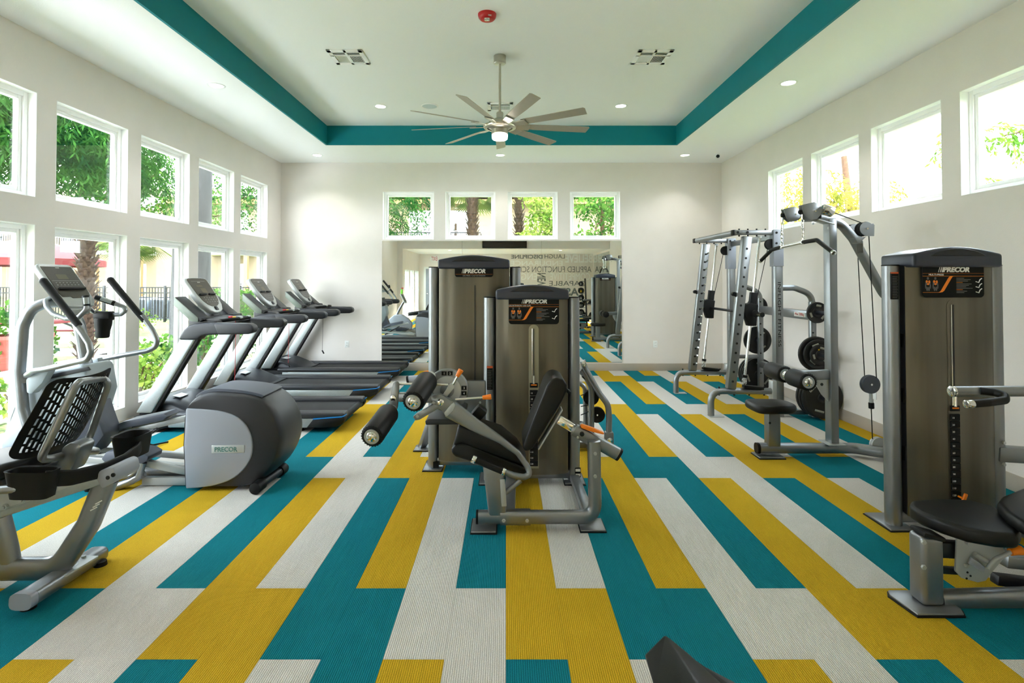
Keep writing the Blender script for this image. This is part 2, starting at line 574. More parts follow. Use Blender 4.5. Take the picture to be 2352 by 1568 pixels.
for i, (a, c) in enumerate(RW):
    window('X', XR, 1, a, c, ZU0+.005, ZU1-.005, 'square white window high in right wall, number %d from the far corner' % (4-i))
for i, (a, c) in enumerate(BW):
    window('Y', YB, 1, a, c, ZBW0, ZBW1, 'square white window above the mirror, number %d from the left end' % (i+1))
BLIND = mat('white_blind', (236, 240, 238), 0.6)
for i, (a, c) in enumerate(SW):
    w = window('X', -3.68, -1, a, c, .15, 1.95, 'tall rear window with white blinds, number %d from the far wall' % (i+1))
    b = MB()
    for k in range(44):
        z = .2 + k*.04
        b.box(-3.72, -3.705, a+.05, c-.05, z, z+.02)
    b.build('blind', BLIND, w)

# ------------------------------------------------------------------ mirror
MIR = mat('mirror_glass', (236, 242, 238), 0.01, 1.0)
mr = empty('mirror', (-.07, YB, .141), 'wide frameless mirror on end wall below four windows', 'mirror')
for a, c in ((-2.125, -.752), (-.75, .606), (.608, 1.985)):
    MB().box(a, c, YB-.012, YB-.002, .141, 2.222, .0015, 1).build('mirror_panel', MIR, mr)

# ------------------------------------------------------------------ ceiling fittings
EMITW = bpy.data.materials.new('lamp_glow'); EMITW.use_nodes = True
EMITW.node_tree.nodes['Principled BSDF'].inputs['Emission Color'].default_value = (1, .95, .85, 1)
EMITW.node_tree.nodes['Principled BSDF'].inputs['Emission Strength'].default_value = 6
def downlight(p, label, w=DOWNLIGHT_W, group='recessed downlights'):
    p = Vector(p)
    d = empty('downlight', p, label, 'ceiling light', group)
    MB().lathe([(.066, -.001), (.066, -.004), (.07, -.007), (.085, -.005), (.088, -.001)], p, (0, 0, 1), 32).build('trim_ring', VINYL, d)
    MB().lathe([(0, -.003), (.064, -.003), (.064, -.002), (0, -.002)], p, (0, 0, 1), 32).build('lens', EMITW, d)
    l = bpy.data.lights.new('downlight_lamp', 'SPOT')
    l.energy = w; l.spot_size = math.radians(110); l.spot_blend = 0.6; l.shadow_soft_size = .06; l.color = (1, .96, .91)
    lo = bpy.data.objects.new('downlight_lamp', l); COL.objects.link(lo)
    lo.parent = d; lo.location = (0, 0, -.012)
    return d
for (x, y, Z, lab) in ((497, 196, ZC, 'recessed downlight in left ceiling border, near the tall windows'),
                       (1811, 190, ZC, 'recessed downlight in right ceiling border'),
                       (874, 244, ZT, 'recessed downlight in raised tray, beside the round speaker'),
                       (1426, 243, ZT, 'recessed downlight in raised tray, right of the fan'),
                       (729, 356, ZC, 'recessed downlight over the end wall, left end'),
                       (1149, 356, ZC, 'recessed downlight over the end wall, above the mirror middle'),
                       (1573, 356, ZC, 'recessed downlight over the end wall, by the security camera')):
    downlight(atZ(x, y, Z), lab, 20 if y > 340 else DOWNLIGHT_W)
for (x, y, Z, lab) in ((-3.25, 1.1, ZC, 'added unseen downlight in left ceiling border near the header'),
                       (-1.6, 1.6, ZT, 'added unseen downlight in raised tray, near left corner'), (1.2, 1.6, ZT, 'added unseen downlight in raised tray, near right corner')):
    downlight((x, y, Z), lab)  # unseen downlights added to brighten the near part of the room
downlight((-2.1, -1.7, 2.68), 'recessed downlight in low rear ceiling, window side', 700)
downlight((2.05, -1.7, 2.68), 'recessed downlight in low rear ceiling, away from the windows', 700)

def vent(px, label, W=.36, D=.36, sx_=1):
    p = atZ(px[0], px[1], ZT)
    v = empty('ceiling_vent', p, label, 'vent', 'ceiling air registers')
    x, y = p.x, p.y
    b = MB(); z0, z1 = ZT-.012, ZT
    b.box(x-W/2, x+W/2, y-D/2, y-D/2+.06, z0, z1, .003); b.box(x-W/2, x+W/2, y+D/2-.05, y+D/2, z0, z1, .003)
    b.box(x-W/2, x-W/2+.045, y-D/2, y+D/2, z0, z1, .003); b.box(x+W/2-.045, x+W/2, y-D/2, y+D/2, z0, z1, .003)
    b.box(x-.012, x+.012, y-D/2, y+D/2, z0, z1); b.box(x-W/2, x+W/2, y-D/2+.13, y-D/2+.145, z0, z1)
    b.build('frame', JAMB, v)
    MB().box(x-W/2+.04, x+W/2-.04, y-D/2+.05, y+D/2-.04, ZT-.002, ZT-.001).build('throat', HOLE, v)
    for q in range(2):
        for k in range(8):
            xx = x + (-W/2+.055 if q == 0 else .022) + k*.0155
            b = MB(); tilt = (1 if q == 0 else -1)*sx_*.0125
            b.prism([(xx-.001, y-D/2+.15, ZT-.012), (xx+.001, y-D/2+.15, ZT-.012), (xx+.001+tilt, y-D/2+.15, ZT-.001), (xx-.001+tilt, y-D/2+.15, ZT-.001)], (0, D-.21, 0))
            b.build('slat', VINYL, v)
        for k in range(3):
            yy = y-D/2+.066+k*.022
            xa, xb = (x-W/2+.05, x-.015) if q == 0 else (x+.015, x+W/2-.05)
            MB().prism([(xa, yy, ZT-.012), (xa, yy+.002, ZT-.012), (xa, yy+.010, ZT-.001), (xa, yy+.008, ZT-.001)], (xb-xa, 0, 0)).build('slat', VINYL, v)
    return v
vent((801, 130), 'white ceiling vent left of the fan, near the red alarm')
vent((1497, 130), 'white ceiling vent right of the fan', sx_=-1)
vent((1149, 244), 'white ceiling vent behind the fan downrod', .34, .34)

p = atZ(987, 243, ZT)
sp_ = empty('ceiling_speaker', p, 'round white flush speaker in the tray ceiling', 'speaker')
MB().lathe([(.098, -.002), (.098, -.011), (.104, -.012), (.112, -.004), (.112, -.001)], p, (0, 0, 1), 40).build('rim', JAMB, sp_)
MB().lathe([(0, -.009), (.097, -.008), (.097, -.002), (0, -.002)], p, (0, 0, 1), 40).build('grille', mat('speaker_grille', (205, 218, 224), .6, bump=.4, bscale=500), sp_)
p = atZ(1119, 33, ZT)
fa = empty('fire_alarm', p, 'red fire alarm strobe on the tray ceiling', 'fire alarm')
MB().lathe([(0, -.05), (.045, -.05), (.062, -.045), (.075, -.03), (.08, -.012), (.08, 0), (0, 0)], p, (0, 0, 1), 32).build('housing', RED, fa)
MB().box(p.x-.024, p.x+.024, p.y-.05, p.y-.012, p.z-.068, p.z-.046, .008).build('strobe', CHROME, fa, label='clear strobe lens')
text('lettering', 'FIRE', WHITEP, fa, (p.x+.026, p.y-.066, p.z-.04), (1, .45, .1), (0, -.5, .86), width=.03, ext=.002)

p = atZ(1648, 353, ZC)
sc = empty('security_camera', p, 'small white dome security camera in the ceiling corner', 'camera')
MB().lathe([(0, 0), (.05, 0), (.05, -.012), (.03, -.02), (0, -.02)], p, (0, 0, 1), 24).build('mount', VINYL, sc)
MB().ball((p.x, p.y-.01, p.z-.045), .038).cyl((p.x, p.y, p.z-.03), (p.x-.03, p.y-.09, p.z-.06), .032).build('body', VINYL, sc)
MB().cyl((p.x-.03, p.y-.0895, p.z-.06), (p.x-.031, p.y-.094, p.z-.0615), .026).build('lens', HOLE, sc)

# fan
fz, fy = 3.12, 5.485
fx = at(1148, 270, fy).x
fan = empty('ceiling_fan', (fx, fy, ZT), 'brushed nickel nine-blade ceiling fan on a downrod with lit lamp', 'fan')
MB().lathe([(0, 0), (.062, 0), (.064, -.005), (.064, -.075), (.058, -.082), (.02, -.085), (0, -.085)], (fx, fy, ZT), (0, 0, 1), 32).build('canopy', NICKEL, fan)
MB().cyl((fx, fy, ZT-.08), (fx, fy, fz+.1), .0125, n=16).build('downrod', NICKEL, fan)
MB().lathe([(0, .15), (.03, .15), (.036, .14), (.036, .09), (.06, .08), (.11, .05), (.13, .02), (.135, -.005), (.1, -.02), (.085, -.03), (.085, -.075), (.078, -.08), (0, -.08)], (fx, fy, fz), (0, 0, 1), 40).build('motor_housing', NICKEL, fan)
MB().lathe([(.13, .015), (.165, .012), (.17, 0), (.165, -.014), (.13, -.018)], (fx, fy, fz), (0, 0, 1), 40).build('hub_ring', NICKEL, fan)
lamp = MB().lathe([(0, -.135), (.07, -.133), (.079, -.125), (.081, -.085), (.075, -.08), (0, -.08)], (fx, fy, fz), (0, 0, 1), 32).build('lamp', EMITW, fan, label='glowing white lamp bowl')
for k in range(9):
    th = math.radians(20 + 40*k)
    rad = Vector((math.sin(th), -math.cos(th), 0)); tan = Vector((math.cos(th), math.sin(th), 0))
    nrm = (Vector((0, 0, 1))*math.cos(.28) + tan*math.sin(.28)).normalized(); tp = nrm.cross(rad).normalized()
    c0 = Vector((fx, fy, fz+.01))
    pts = [c0+rad*.26-tp*.045, c0+rad*.60-tp*.056, c0+rad*.935-tp*.062, c0+rad*.95-tp*.045, c0+rad*.935+tp*.05, c0+rad*.6+tp*.052, c0+rad*.26+tp*.045]
    bl = MB().prism(pts, nrm*.006, .0015, 1).build('blade', BLADE, fan)
    MB().prism([c0+rad*.13-tp*.02-nrm*.004, c0+rad*.2-tp*.04-nrm*.004, c0+rad*.31-tp*.046-nrm*.004, c0+rad*.31+tp*.046-nrm*.004, c0+rad*.2+tp*.04-nrm*.004, c0+rad*.13+tp*.02-nrm*.004], -nrm*.008, .002, 1).build('blade_bracket', NICKEL, bl)
fl = bpy.data.lights.new('fan_lamp', 'SPOT'); fl.energy = 40; fl.spot_size = math.radians(150); fl.spot_blend = .5; fl.color = (1, .96, .91); fl.shadow_soft_size = .07
flo = bpy.data.objects.new('fan_lamp', fl); COL.objects.link(flo); flo.parent = fan; flo.location = (0, 0, fz-ZT-.15)

# outlets
for (x, y, lab) in ((797, 790, 'white wall outlet left of the mirror'), (1505, 790, 'white wall outlet right of the mirror')):
    p = at(x, y, YB)
    ol = empty('wall_outlet', p, lab, 'outlet', 'duplex outlets')
    MB().box(p.x-.037, p.x+.037, YB-.006, YB, p.z-.058, p.z+.058, .003).build('cover_plate', VINYL, ol)
    for s in (-1, 1):
        so = MB().box(p.x-.017, p.x+.017, YB-.009, YB-.006, p.z+s*.022-.014, p.z+s*.022+.014, .004).build('socket', VINYL, ol)
        MB().box(p.x-.009, p.x-.006, YB-.0095, YB-.009, p.z+s*.022-.004, p.z+s*.022+.007).box(p.x+.006, p.x+.009, YB-.0095, YB-.009, p.z+s*.022-.004, p.z+s*.022+.007).build('slots', HOLE, so)
p = at(2030, 902, 4.7)
p = Vector((XR, 5.42, .40))
ol = empty('wall_outlet', p, 'white wall outlet low on right wall behind the lat machine cables', 'outlet', 'duplex outlets')
MB().box(XR-.006, XR, p.y-.037, p.y+.037, p.z-.058, p.z+.058, .003).build('cover_plate', VINYL, ol)

# ================================================================== TREADMILLS
def make_treadmill():
    yn, yf = 5.45, 6.285
    yc = (yn+yf)/2
    t = empty('treadmill', (-2.7, yc, 0), None, 'treadmill', 'row of treadmills')
    # deck and frame
    MB().box(-3.72, -1.70, yn+.07, yf-.07, .055, .145, .01).build('deck_frame', BLACK, t)
    MB().box(-3.55, -1.66, yn+.14, yf-.14, .146, .160, .006).build('running_belt', BELT, t)
    MB().cyl((-1.685, yn+.1, .125), (-1.685, yf-.1, .125), .04, n=20, bev=.005).build('rear_roller', BLACK, t)
    for s, (ya, yb) in enumerate(((yn-.005, yn+.15), (yf-.15, yf+.005))):
        out = ya if s == 0 else yb
        inn = yb if s == 0 else ya
        # black step rail (top), silver lower strip, rounded black end cap with blue line
        MB().box(-3.5, -1.64, ya, yb, .135, .195, .018, 3).build('step_rail', CHARC, t)
        oy0, oy1 = sorted((out, out + (.05 if s == 0 else -.05)))
        MB().box(-3.42, -1.93, oy0-.004, oy1+.004, .05, .14, .01).build('side_strip', ALU, t)
        d = 1 if s == 0 else -1
        b = MB()
        pts = [(-2.02, out-d*.008, .05), (-1.9, out-d*.008, .047), (-1.73, out-d*.008, .055), (-1.655, out-d*.008, .085), (-1.63, out-d*.008, .13), (-1.64, out-d*.008, .165), (-1.95, out-d*.008, .14)]
        b.prism(pts, (0, d*.10, 0), .012)
        cap = b.build('end_cap', BLACK, t)
        MB().prism([(-1.95, out-d*.012, .143), (-1.66, out-d*.012, .165), (-1.628, out-d*.012, .176), (-1.628, out-d*.012, .168), (-1.66, out-d*.012, .157), (-1.95, out-d*.012, .133)], (0, d*.08, 0)).build('blue_line', CYAN, cap)
        # foot
        MB().cyl((-2.1, out+d*.09, 0), (-2.1, out+d*.09, .02), .03, .022, n=16).cyl((-2.1, out+d*.09, .02), (-2.1, out+d*.09, .07), .01).build('foot', BLACK, t)
        # front base shoe
        MB().prism([(-3.79, out, .0), (-3.79, out, .1), (-3.77, out, .165), (-3.55, out, .17), (-3.33, out, .15), (-3.3, out, .11), (-3.42, out, .05), (-3.6, out, .0)], (0, d*.13, 0), .012).build('base_shoe', BLACK, t)
        # upright : silver blade with black inner edge
        pts = [at(309.8, 949.3, yn), at(346, 949.3, yn), at(448.7, 779, yn), at(413.6, 777, yn)]
        pts = [Vector((p.x, out+d*.005, p.z)) for p in pts]
        up = MB().prism(pts, (0, d*.085, 0), .018, 3).build('upright', ALU, t)
        q = [pts[1]+V((-.004, 0, 0)), pts[1]+V((.035, 0, 0)), pts[2]+V((.03, 0, 0)), pts[2]+V((-.004, 0, 0))]
        MB().prism([p+V((0, d*.015, 0)) for p in q], (0, d*.065, 0), .008).build('upright_edge', BLACK, up)
        MB().cyl(pts[2]+V((-.04, d*.084, -.09)), pts[2]+V((-.04, d*.09, -.09)), .008, n=12).build('bolt', BLACK, up)
        # handrail
        px = [(411, 780), (416, 768), (423, 757), (433, 748.5), (447, 743.3), (465, 741.5), (500, 741.3), (545, 742.5), (572, 743.2), (580, 747), (583, 755), (580, 763), (570, 766.3), (540, 767), (505, 768), (475, 769.5), (464, 773), (457, 780)]
        pts = [at(x, y, yn) for x, y in px]
        pts = [Vector((p.x, out-d*.012, p.z)) for p in pts]
        hr = MB().prism(pts, (0, d*.112, 0), .022, 3).build('handrail', HOOD, t)
        px = [(490, 742), (545, 742.6), (572, 743), (580.5, 747), (583.6, 755), (580.5, 763.4), (570, 767), (540, 767.6), (500, 768.6)]
        pts = [at(x, y, yn) for x, y in px]
        MB().prism([Vector((p.x+.004, out-d*.015, p.z)) for p in pts], (0, d*.118, 0), .024, 3).build('grip_sleeve', CHARC, hr)
    # motor hood
    pr_ = [(-3.78, .10), (-3.77, .22), (-3.70, .30), (-3.58, .335), (-3.44, .315), (-3.28, .245), (-3.14, .175), (-3.1, .15), (-3.1, .10)]
    b = MB()
    ys = [(yn+.09, .72), (yn+.13, .88), (yn+.22, .97), (yc, 1.0), (yf-.22, .97), (yf-.13, .88), (yf-.09, .72)]
    rings = []
    for y, k in ys:
        rings.append([b.bm.verts.new((x if k == 1 else -3.78+(x+3.78)*(.75+.25*k), y, .1+(z-.1)*k)) for x, z in pr_])
    for A, B_ in zip(rings, rings[1:]):
        for i in range(len(A)-1): b.bm.faces.new([A[i], A[i+1], B_[i+1], B_[i]])
    b.bm.faces.new(rings[0]); b.bm.faces.new(rings[-1][::-1])
    hood = b.build('motor_hood', HOOD, t, ang=50)
    MB().beam((-3.50, yn+.27, .330), (-3.42, yn+.27, .312), .16, .006, bev=.002).build('hood_badge', SILVER2, hood)
    MB().beam((-3.42, yc, .16), (-3.08, yc, .162), yf-yn-.28, .03, bev=.01).build('front_lip', CHARC, hood)
    # cross body and front grips
    MB().prism([(-3.26, yn+.06, 1.05), (-3.27, yn+.06, 1.14), (-3.15, yn+.06, 1.155), (-2.98, yn+.06, 1.125), (-2.95, yn+.06, 1.08), (-3.1, yn+.06, 1.045)], (0, yf-yn-.12, 0), .02, 3).build('cross_bridge', CHARC, t)
    MB().tube([(-3.1, yn+.16, 1.10), (-2.93, yn+.2, 1.125), (-2.86, yc-.12, 1.13), (-2.86, yc+.12, 1.13), (-2.93, yf-.2, 1.125), (-3.1, yf-.16, 1.10)], .019, 14, .1).build('front_grip', BLACK, t)
    for s in (-1, 1):
        MB().box(-2.878, -2.842, yc+s*.09-.03, yc+s*.09+.03, 1.125, 1.152, .008).build('pulse_sensor', ALU, t)
    # console slab (u along Y, v down the face)
    top = Vector((-3.405, yc, 1.567)); bot = Vector((-3.14, yc, 1.19))
    vd = (bot-top).normalized(); L = (bot-top).length
    nn = Vector((-vd.z, 0, vd.x)).normalized()
    if nn.z < 0: nn = -nn
    def CP(u, v, n=0.0): return top + Vector((0, u, 0)) + vd*v + nn*n
    W = .215
    outl = [(-W+.03, .0), (-.1, -.008), (.1, -.008), (W-.03, 0), (W-.005, .02), (W, .05), (W-.012, .25), (W-.04, .36), (W-.09, .425), (.06, L-.006), (0, L), (-.06, L-.006), (-W+.09, .425), (-W+.04, .36), (-W+.012, .25), (-W, .05), (-W+.005, .02)]
    con = MB().prism([CP(u, v, 0) for u, v in outl], -nn*.06, .016, 3).build('console', SILVER2, t)
    MB().prism([CP(u*.86, v*.80+.012, .0005) for u, v in outl], nn*.003, .001, 1).build('display', mat_disp, con)
    MB().prism([CP(-.13, .045, .003), CP(.13, .045, .003), CP(.13, .049, .003), CP(-.13, .049, .003)], nn*.001).build('print_line', GREYP, con)
    text('lettering', 'PRECOR', WHITEP, con, CP(0, .062, .0036), (0, 1, 0), -vd, width=.05)
    MB().prism([CP(-.09, .10, .003), CP(.02, .10, .003), CP(.02, .12, .003), CP(-.09, .12, .003)], nn*.001).build('readout', mat_lcd, con)
    MB().prism([CP(-.05, .14, .003), CP(.045, .14, .003), CP(.045, .2, .003), CP(-.05, .2, .003)], nn*.001).build('readout', mat_lcd, con)
    for s in (-1, 1):
        MB().beam(CP(s*.025, .225, .012), CP(s*.15, .225, .012), .018, .02, up=nn, bev=.005).build('reading_ledge', BLACK, con)
    b = MB()
    for i in range(5):
        for j in range(3):
            b.beam(CP(-.1+i*.05, .262+j*.03, .004), CP(-.082+i*.05, .262+j*.03, .004), .009, .003, up=nn, bev=.001)
    b.build('buttons', GREYP, con)
    MB().beam(CP(0, .385, .006), CP(0, .43, .006), .05, .014, up=nn, bev=.005).build('dial_pad', CHARC, con)
    # neck
    MB().prism([CP(-.07, .33, -.05), CP(.07, .33, -.05), CP(.07, .47, -.03), CP(-.07, .47, -.03)], Vector((-.02, 0, -.14)), .01).build('console_neck', CHARC, t)
    # accessory trays either side of the console
    for s in (-1, 1):
        y0, y1 = sorted((yc+s*.20, yc+s*.40))
        o_ = Vector((-3.385, 0, 1.375)); q_ = Vector((-3.115, 0, 1.14))
        dv = (q_-o_).normalized(); n2 = Vector((-dv.z, 0, dv.x)); n2 = n2 if n2.z > 0 else -n2
        P4 = [o_, o_+dv*.30, q_+dv*.0, q_]
        body = [o_, o_+dv*.33, o_+dv*.36-n2*.03, o_+dv*.30-n2*.075, o_+dv*.06-n2*.07]
        tr = MB().prism([p+V((0, y0, 0)) for p in body], (0, y1-y0, 0), .012, 2).build('accessory_tray', CHARC, t)
        MB().prism([o_+dv*.325+n2*.0+V((0, y0, 0)), o_+dv*.365-n2*.03+V((0, y0, 0)), o_+dv*.385+n2*.02+V((0, y0, 0)), o_+dv*.37+n2*.03+V((0, y0, 0))], (0, y1-y0, 0), .005).build('tray_lip', BLACK, tr)
        ye = y0 if s < 0 else y1
        MB().prism([p+V((0, ye-s*.004, 0)) for p in body], (0, s*.012, 0), .006, 2).build('tray_cheek', HOODG, tr)
    # safety key and cord
    k = Vector((-2.985, yc-.04, 1.135))
    MB().box(k.x-.025, k.x+.02, k.y-.02, k.y+.02, k.z-.008, k.z+.018, .006).build('safety_key', RED, t, label='red safety key')
    MB().box(k.x+.02, k.x+.045, k.y-.018, k.y+.018, k.z-.006, k.z+.014, .005).build('key_tab', YELP, t, label='yellow tab beside the safety key')
    MB().tube([(k.x+.02, k.y-.02, k.z), (k.x+.06, k.y-.03, k.z-.03), (k.x+.065, k.y-.03, k.z-.1), (k.x+.06, k.y-.03, .42)], .0025, 8, .02).build('safety_cord', RED, t)
    MB().beam((k.x+.055, k.y-.03, .43), (k.x+.085, k.y-.03, .375), .02, .016, up=(0, 1, 0), bev=.004).build('cord_clip', BLACK, t)
    return t
mat_disp = mat('console_overlay', (62, 58, 52), 0.3, var=.15, vscale=90)
mat_lcd = mat('console_lcd', (92, 84, 62), 0.3)
HOODG = mat('green_grey_plastic', (112, 120, 112), 0.4, 0.2)
tm1 = make_treadmill()
tm1['label'] = 'treadmill with red safety cord, deck partly hidden by the PRECOR elliptical drum'.replace('PRECOR ', 'grey ')
tm2 = copy_tree(tm1); tm2.location.y += 1.42
tm2['label'] = 'treadmill with red safety cord, standing between the two other treadmills'
tm3 = copy_tree(tm1); tm3.location.y += 2.76
tm3['label'] = 'treadmill with black safety cord, standing against the end wall beside the mirror'
for c in kids(tm3):
    if c.name.split('.')[0] in ('safety_cord',):
        c.data = c.data.copy(); c.data.materials[0] = BLACK
    if c.name.split('.')[0] in ('safety_key', 'key_tab'):
        bpy.data.objects.remove(c)

# ================================================================== ELLIPTICAL
el = empty('elliptical_trainer', (-2.9, 4.17, 0), 'grey elliptical trainer with big rounded rear drum, between bike and treadmills', 'elliptical')
yn, yf = 3.94, 4.38
yc = 4.17
def pp(l, Y): return [at(x, y, Y) for x, y in l]
# drum : outline lofted across the width with rounded shoulders
out = [(426, 1122), (421.5, 1023), (425, 945), (436, 924), (450, 912), (478, 904), (520, 905.5), (565, 910), (600, 920), (625, 945), (640, 978), (645, 1005), (641, 1036), (627, 1070), (606, 1096), (575, 1115), (540, 1126), (470, 1131), (436, 1128)]
out = out[:1]*2+chaikin(out[1:], 2, False)
o3 = [at(x, y, yn) for x, y in out]
cx_ = sum(p.x for p in o3)/len(o3); cz_ = sum(p.z for p in o3)/len(o3)
b = MB(); rings = []
for f_, s_ in ((0, .955), (.02, .985), (.07, 1.015), (.16, 1.035), (.5, 1.045), (.84, 1.035), (.93, 1.015), (.98, .985), (1, .955)):
    rings.append([b.bm.verts.new((cx_+(p.x-cx_)*s_ if p.x > cx_ else p.x, yn+(yf-yn)*f_, max(.035, cz_+(p.z-cz_)*s_))) for p in o3])
for A, B_ in zip(rings, rings[1:]):
    for i in range(len(A)): b.bm.faces.new([A[i], A[(i+1) % len(A)], B_[(i+1) % len(A)], B_[i]])
b.bm.faces.new(rings[0]); b.bm.faces.new(rings[-1][::-1])
drum = b.build('drum_shell', CHARC, el, ang=60)
pan = [(426.8, 1122), (422.3, 1023), (426.8, 938), (471, 940), (510.7, 944.5), (542.9, 956), (564, 974.6), (576, 998), (580.4, 1023), (577, 1051), (560.7, 1078), (534, 1101), (498, 1114), (462, 1120)]
pan = [pan[0], pan[1]]+chaikin(pan[2:]+[(440, 1121.5)], 2, False)
MB().prism(pp(pan, yn-.012), (0, .02, 0), .008, 3).build('side_panel', PALE, el)
pan2 = [Vector((p.x, yf-.006, p.z)) for p in pp(pan, yn-.012)]
MB().prism(pan2, (0, .02, 0), .008, 3).build('side_panel', PALE, el)
cap = chaikin([(437, 921.5), (445, 911), (460, 903), (479, 898.5), (520, 900), (565, 905), (602, 914.5), (592, 923), (575, 930), (555, 932.5), (525, 930), (480, 924)], 2)
MB().prism([at(x, y, yn) + V((0, .05, .012)) for x, y in cap], (0, yf-yn-.1, 0), .02, 3).build('top_cover', SLATE, el)
npl = MB().prism(pp([(485.5, 1041), (485.5, 1022.5), (560.5, 1021.5), (560.5, 1039.5)], yn-.016), (0, .006, 0), .003).build('nameplate', SILVER2, el)
text('lettering', 'PRECOR', TEALP := mat('teal_print', (70, 120, 112), .5), npl, at(519, 1031.5, yn-.0165), (1, 0, .01), (0, 0, 1), width=.165, height=.034, bold=.012)
# transport wheels under the drum
a_, c_ = V((-1.80, 3.86, .045)), V((-1.77, 4.30, .045))
MB().cyl(a_+V((0, .10, 0)), c_-V((0, .08, 0)), .030, n=20).build('wheel_axle', CHARC, el)
for q0, q1 in ((a_, a_+V((.004, .11, 0))), (c_-V((.004, .09, 0)), c_)):
    MB().cyl(q0, q1, .042, n=24, bev=.006).build('transport_wheel', BLACK, el)
MB().cyl(a_+V((.002, .15, 0)), a_+V((.004, .20, 0)), .031, n=20).build('sticker', WHITEP, el)
MB().box(-1.95, -1.80, 4.0, 4.3, .03, .12, .01).build('wheel_bracket', CHARC, el)
# base rail on the floor and cross foot
MB().beam((-3.7, yc, .075), (-2.3, yc, .075), .16, .06, bev=.012).build('base_rail', SILVER, el)
MB().beam((-2.4, yc-.1, .13), (-3.25, yc-.1, .20), .05, .045).build('guide_rail', SILVER2, el)
MB().beam((-2.4, yc+.12, .13), (-3.25, yc+.12, .20), .05, .045).build('guide_rail', SILVER2, el)
MB().oval([at(331, 1087, 4.0), at(300, 1105, 3.98), at(245, 1127, 3.95), at(180, 1140, 3.95), V((-3.6, 4.0, .05))], .028, .028, fil=.1).build('floor_hoop', SILVER, el)
MB().cyl((-3.05, 3.95, 0), (-3.05, 3.95, .03), .03, n=16).build('foot', BLACK, el)
MB().beam((-3.72, 3.86, .03), (-3.72, 4.5, .03), .09, .05, bev=.012).build('front_foot', SILVER, el)
# ramp housing and side shroud
hs = [(70, 866), (100, 852), (150, 846), (188, 838), (196, 850), (206, 905), (190, 955), (150, 1005), (110, 1040), (60, 1072), (0, 1075), (0, 1010), (22, 965), (45, 905)]
MB().prism(pp(hs, 4.03), (0, .30, 0), .02, 3).build('ramp_shroud', PALE2 := mat('blue_grey_plastic', (150, 160, 166), .45, .1, var=.03, vscale=300), el)
MB().prism(pp([(150, 940), (206, 905), (222, 955), (238, 1000), (205, 1045), (150, 1045)], 4.09), (0, .2, 0), .02).build('ramp_body', SLATE, el)
MB().prism(pp([(75, 868), (200, 842), (206, 850), (80, 878)], 4.02), (0, .02, 0), .004).build('shroud_trim', CHARC, el)
# uprights
MB().tube([at(150, 694, 4.1), at(110, 694, 4.06), at(72, 708, 4.02), at(52, 748, 4.0), at(44, 850, 3.98), at(52, 940, 3.98), at(72, 1010, 3.98), V((-3.42, 3.98, .08))], .040, 18, .2, 8).build('front_upright', SILVER, el)
MB().tube([at(48, 915, 4.1), at(32, 960, 4.1), at(25, 1010, 4.1), at(24, 1066, 4.1), V((-3.78, 4.1, .06))], .035, 16, .15).build('front_leg', SILVER, el)
MB().tube([at(160, 700, 4.2), at(182, 745, 4.22), at(195, 820, 4.24), at(215, 905, 4.25)], .042, 16, .15).build('rear_upright', SILVER, el)
MB().tube([at(232, 870, 4.45), at(240, 930, 4.45), at(258, 985, 4.45)], .028, 14, .1).build('swing_link', SILVER, el)
# moving arms
ya, yb = 3.84, 4.50
arms = [(ya, [(172, 742), (189, 765), (204, 788), (209, 808), (200, 826), (171, 832), (106, 847), (74, 852)], (100, 646), (181, 748), (56, 866), 3.98),
        (yb, [(326, 724), (350, 758), (361, 780), (358, 796), (340, 805), (318, 809), (223, 827)], (254, 643), (332, 736), (190, 850), 4.36)]
for Y, path, g0, g1, piv, yp in arms:
    pts = [at(x, y, Y) for x, y in path]
    pts.append(at(piv[0], piv[1], yp))
    arm = MB().tube(pts, .021, 14, .05).build('moving_arm', SILVER, el)
    p0, p1 = at(*g0, Y), at(*g1, Y)
    MB().tube([p0, p0+(p1-p0)*.06, p1], .027, 16, 0, r1=.024).ball(p0, .027).build('arm_grip', BLACK, arm)
# pivot covers
MB().prism(pp([(58, 872), (75, 852), (105, 845), (112, 852), (96, 880), (72, 905), (60, 903)], 3.92), (0, .07, 0), .012).build('pivot_cover', PALE2, el)
MB().cyl(at(58, 868, 3.93), at(58, 868, 4.10), .036).build('pivot_tube', SILVER, el)
MB().prism(pp([(176, 838), (200, 828), (224, 822), (226, 832), (205, 850), (196, 868), (186, 868)], 4.36), (0, .06, 0), .01).build('pivot_cover', PALE2, el)
# pedals and links
def pedal(px, Y, name='pedal'):
    q = [at(x, y, Y) for x, y in px]
    pd = MB().prism(q, (0, .17, 0), .008, 2).build(name, SLATE, el)
    return pd
pedal([(234, 1001), (236, 990), (282, 968), (376, 949), (384, 957), (372, 966), (280, 985), (250, 1004)], 4.26)
pd = pedal([(232, 1054), (243, 1038), (275, 1032), (325, 1039), (340, 1048), (338, 1058), (325, 1065), (285, 1064), (245, 1068)], 3.92)
b = MB()
for k in range(6):
    p = at(256+k*11, 1036+k*.6, 3.93)
    b.beam(p+V((0, .02, 0)), p+V((.03, .12, 0)), .006, .006, bev=.001)
b.build('tread_ribs', CHARC, pd)
MB().beam(at(245, 1002, 4.34), at(436, 958, 4.34), .05, .045, bev=.008).build('pedal_link', SILVER2, el)
MB().beam(at(335, 1062, 4.0), at(432, 1082, 4.05), .05, .05, bev=.008).build('pedal_link', SILVER2, el)
MB().beam(at(330, 1103, 4.05), at(432, 1103, 4.05), .05, .06, bev=.008).build('pedal_link', SILVER2, el)
MB().tube([at(266, 1097, 3.97), at(300, 1092, 3.97), at(322, 1075, 3.97)], .014, 12, .04).cyl(at(318, 1096, 3.95), at(330, 1062, 3.95), .022).build('pedal_crank', SILVER, el)
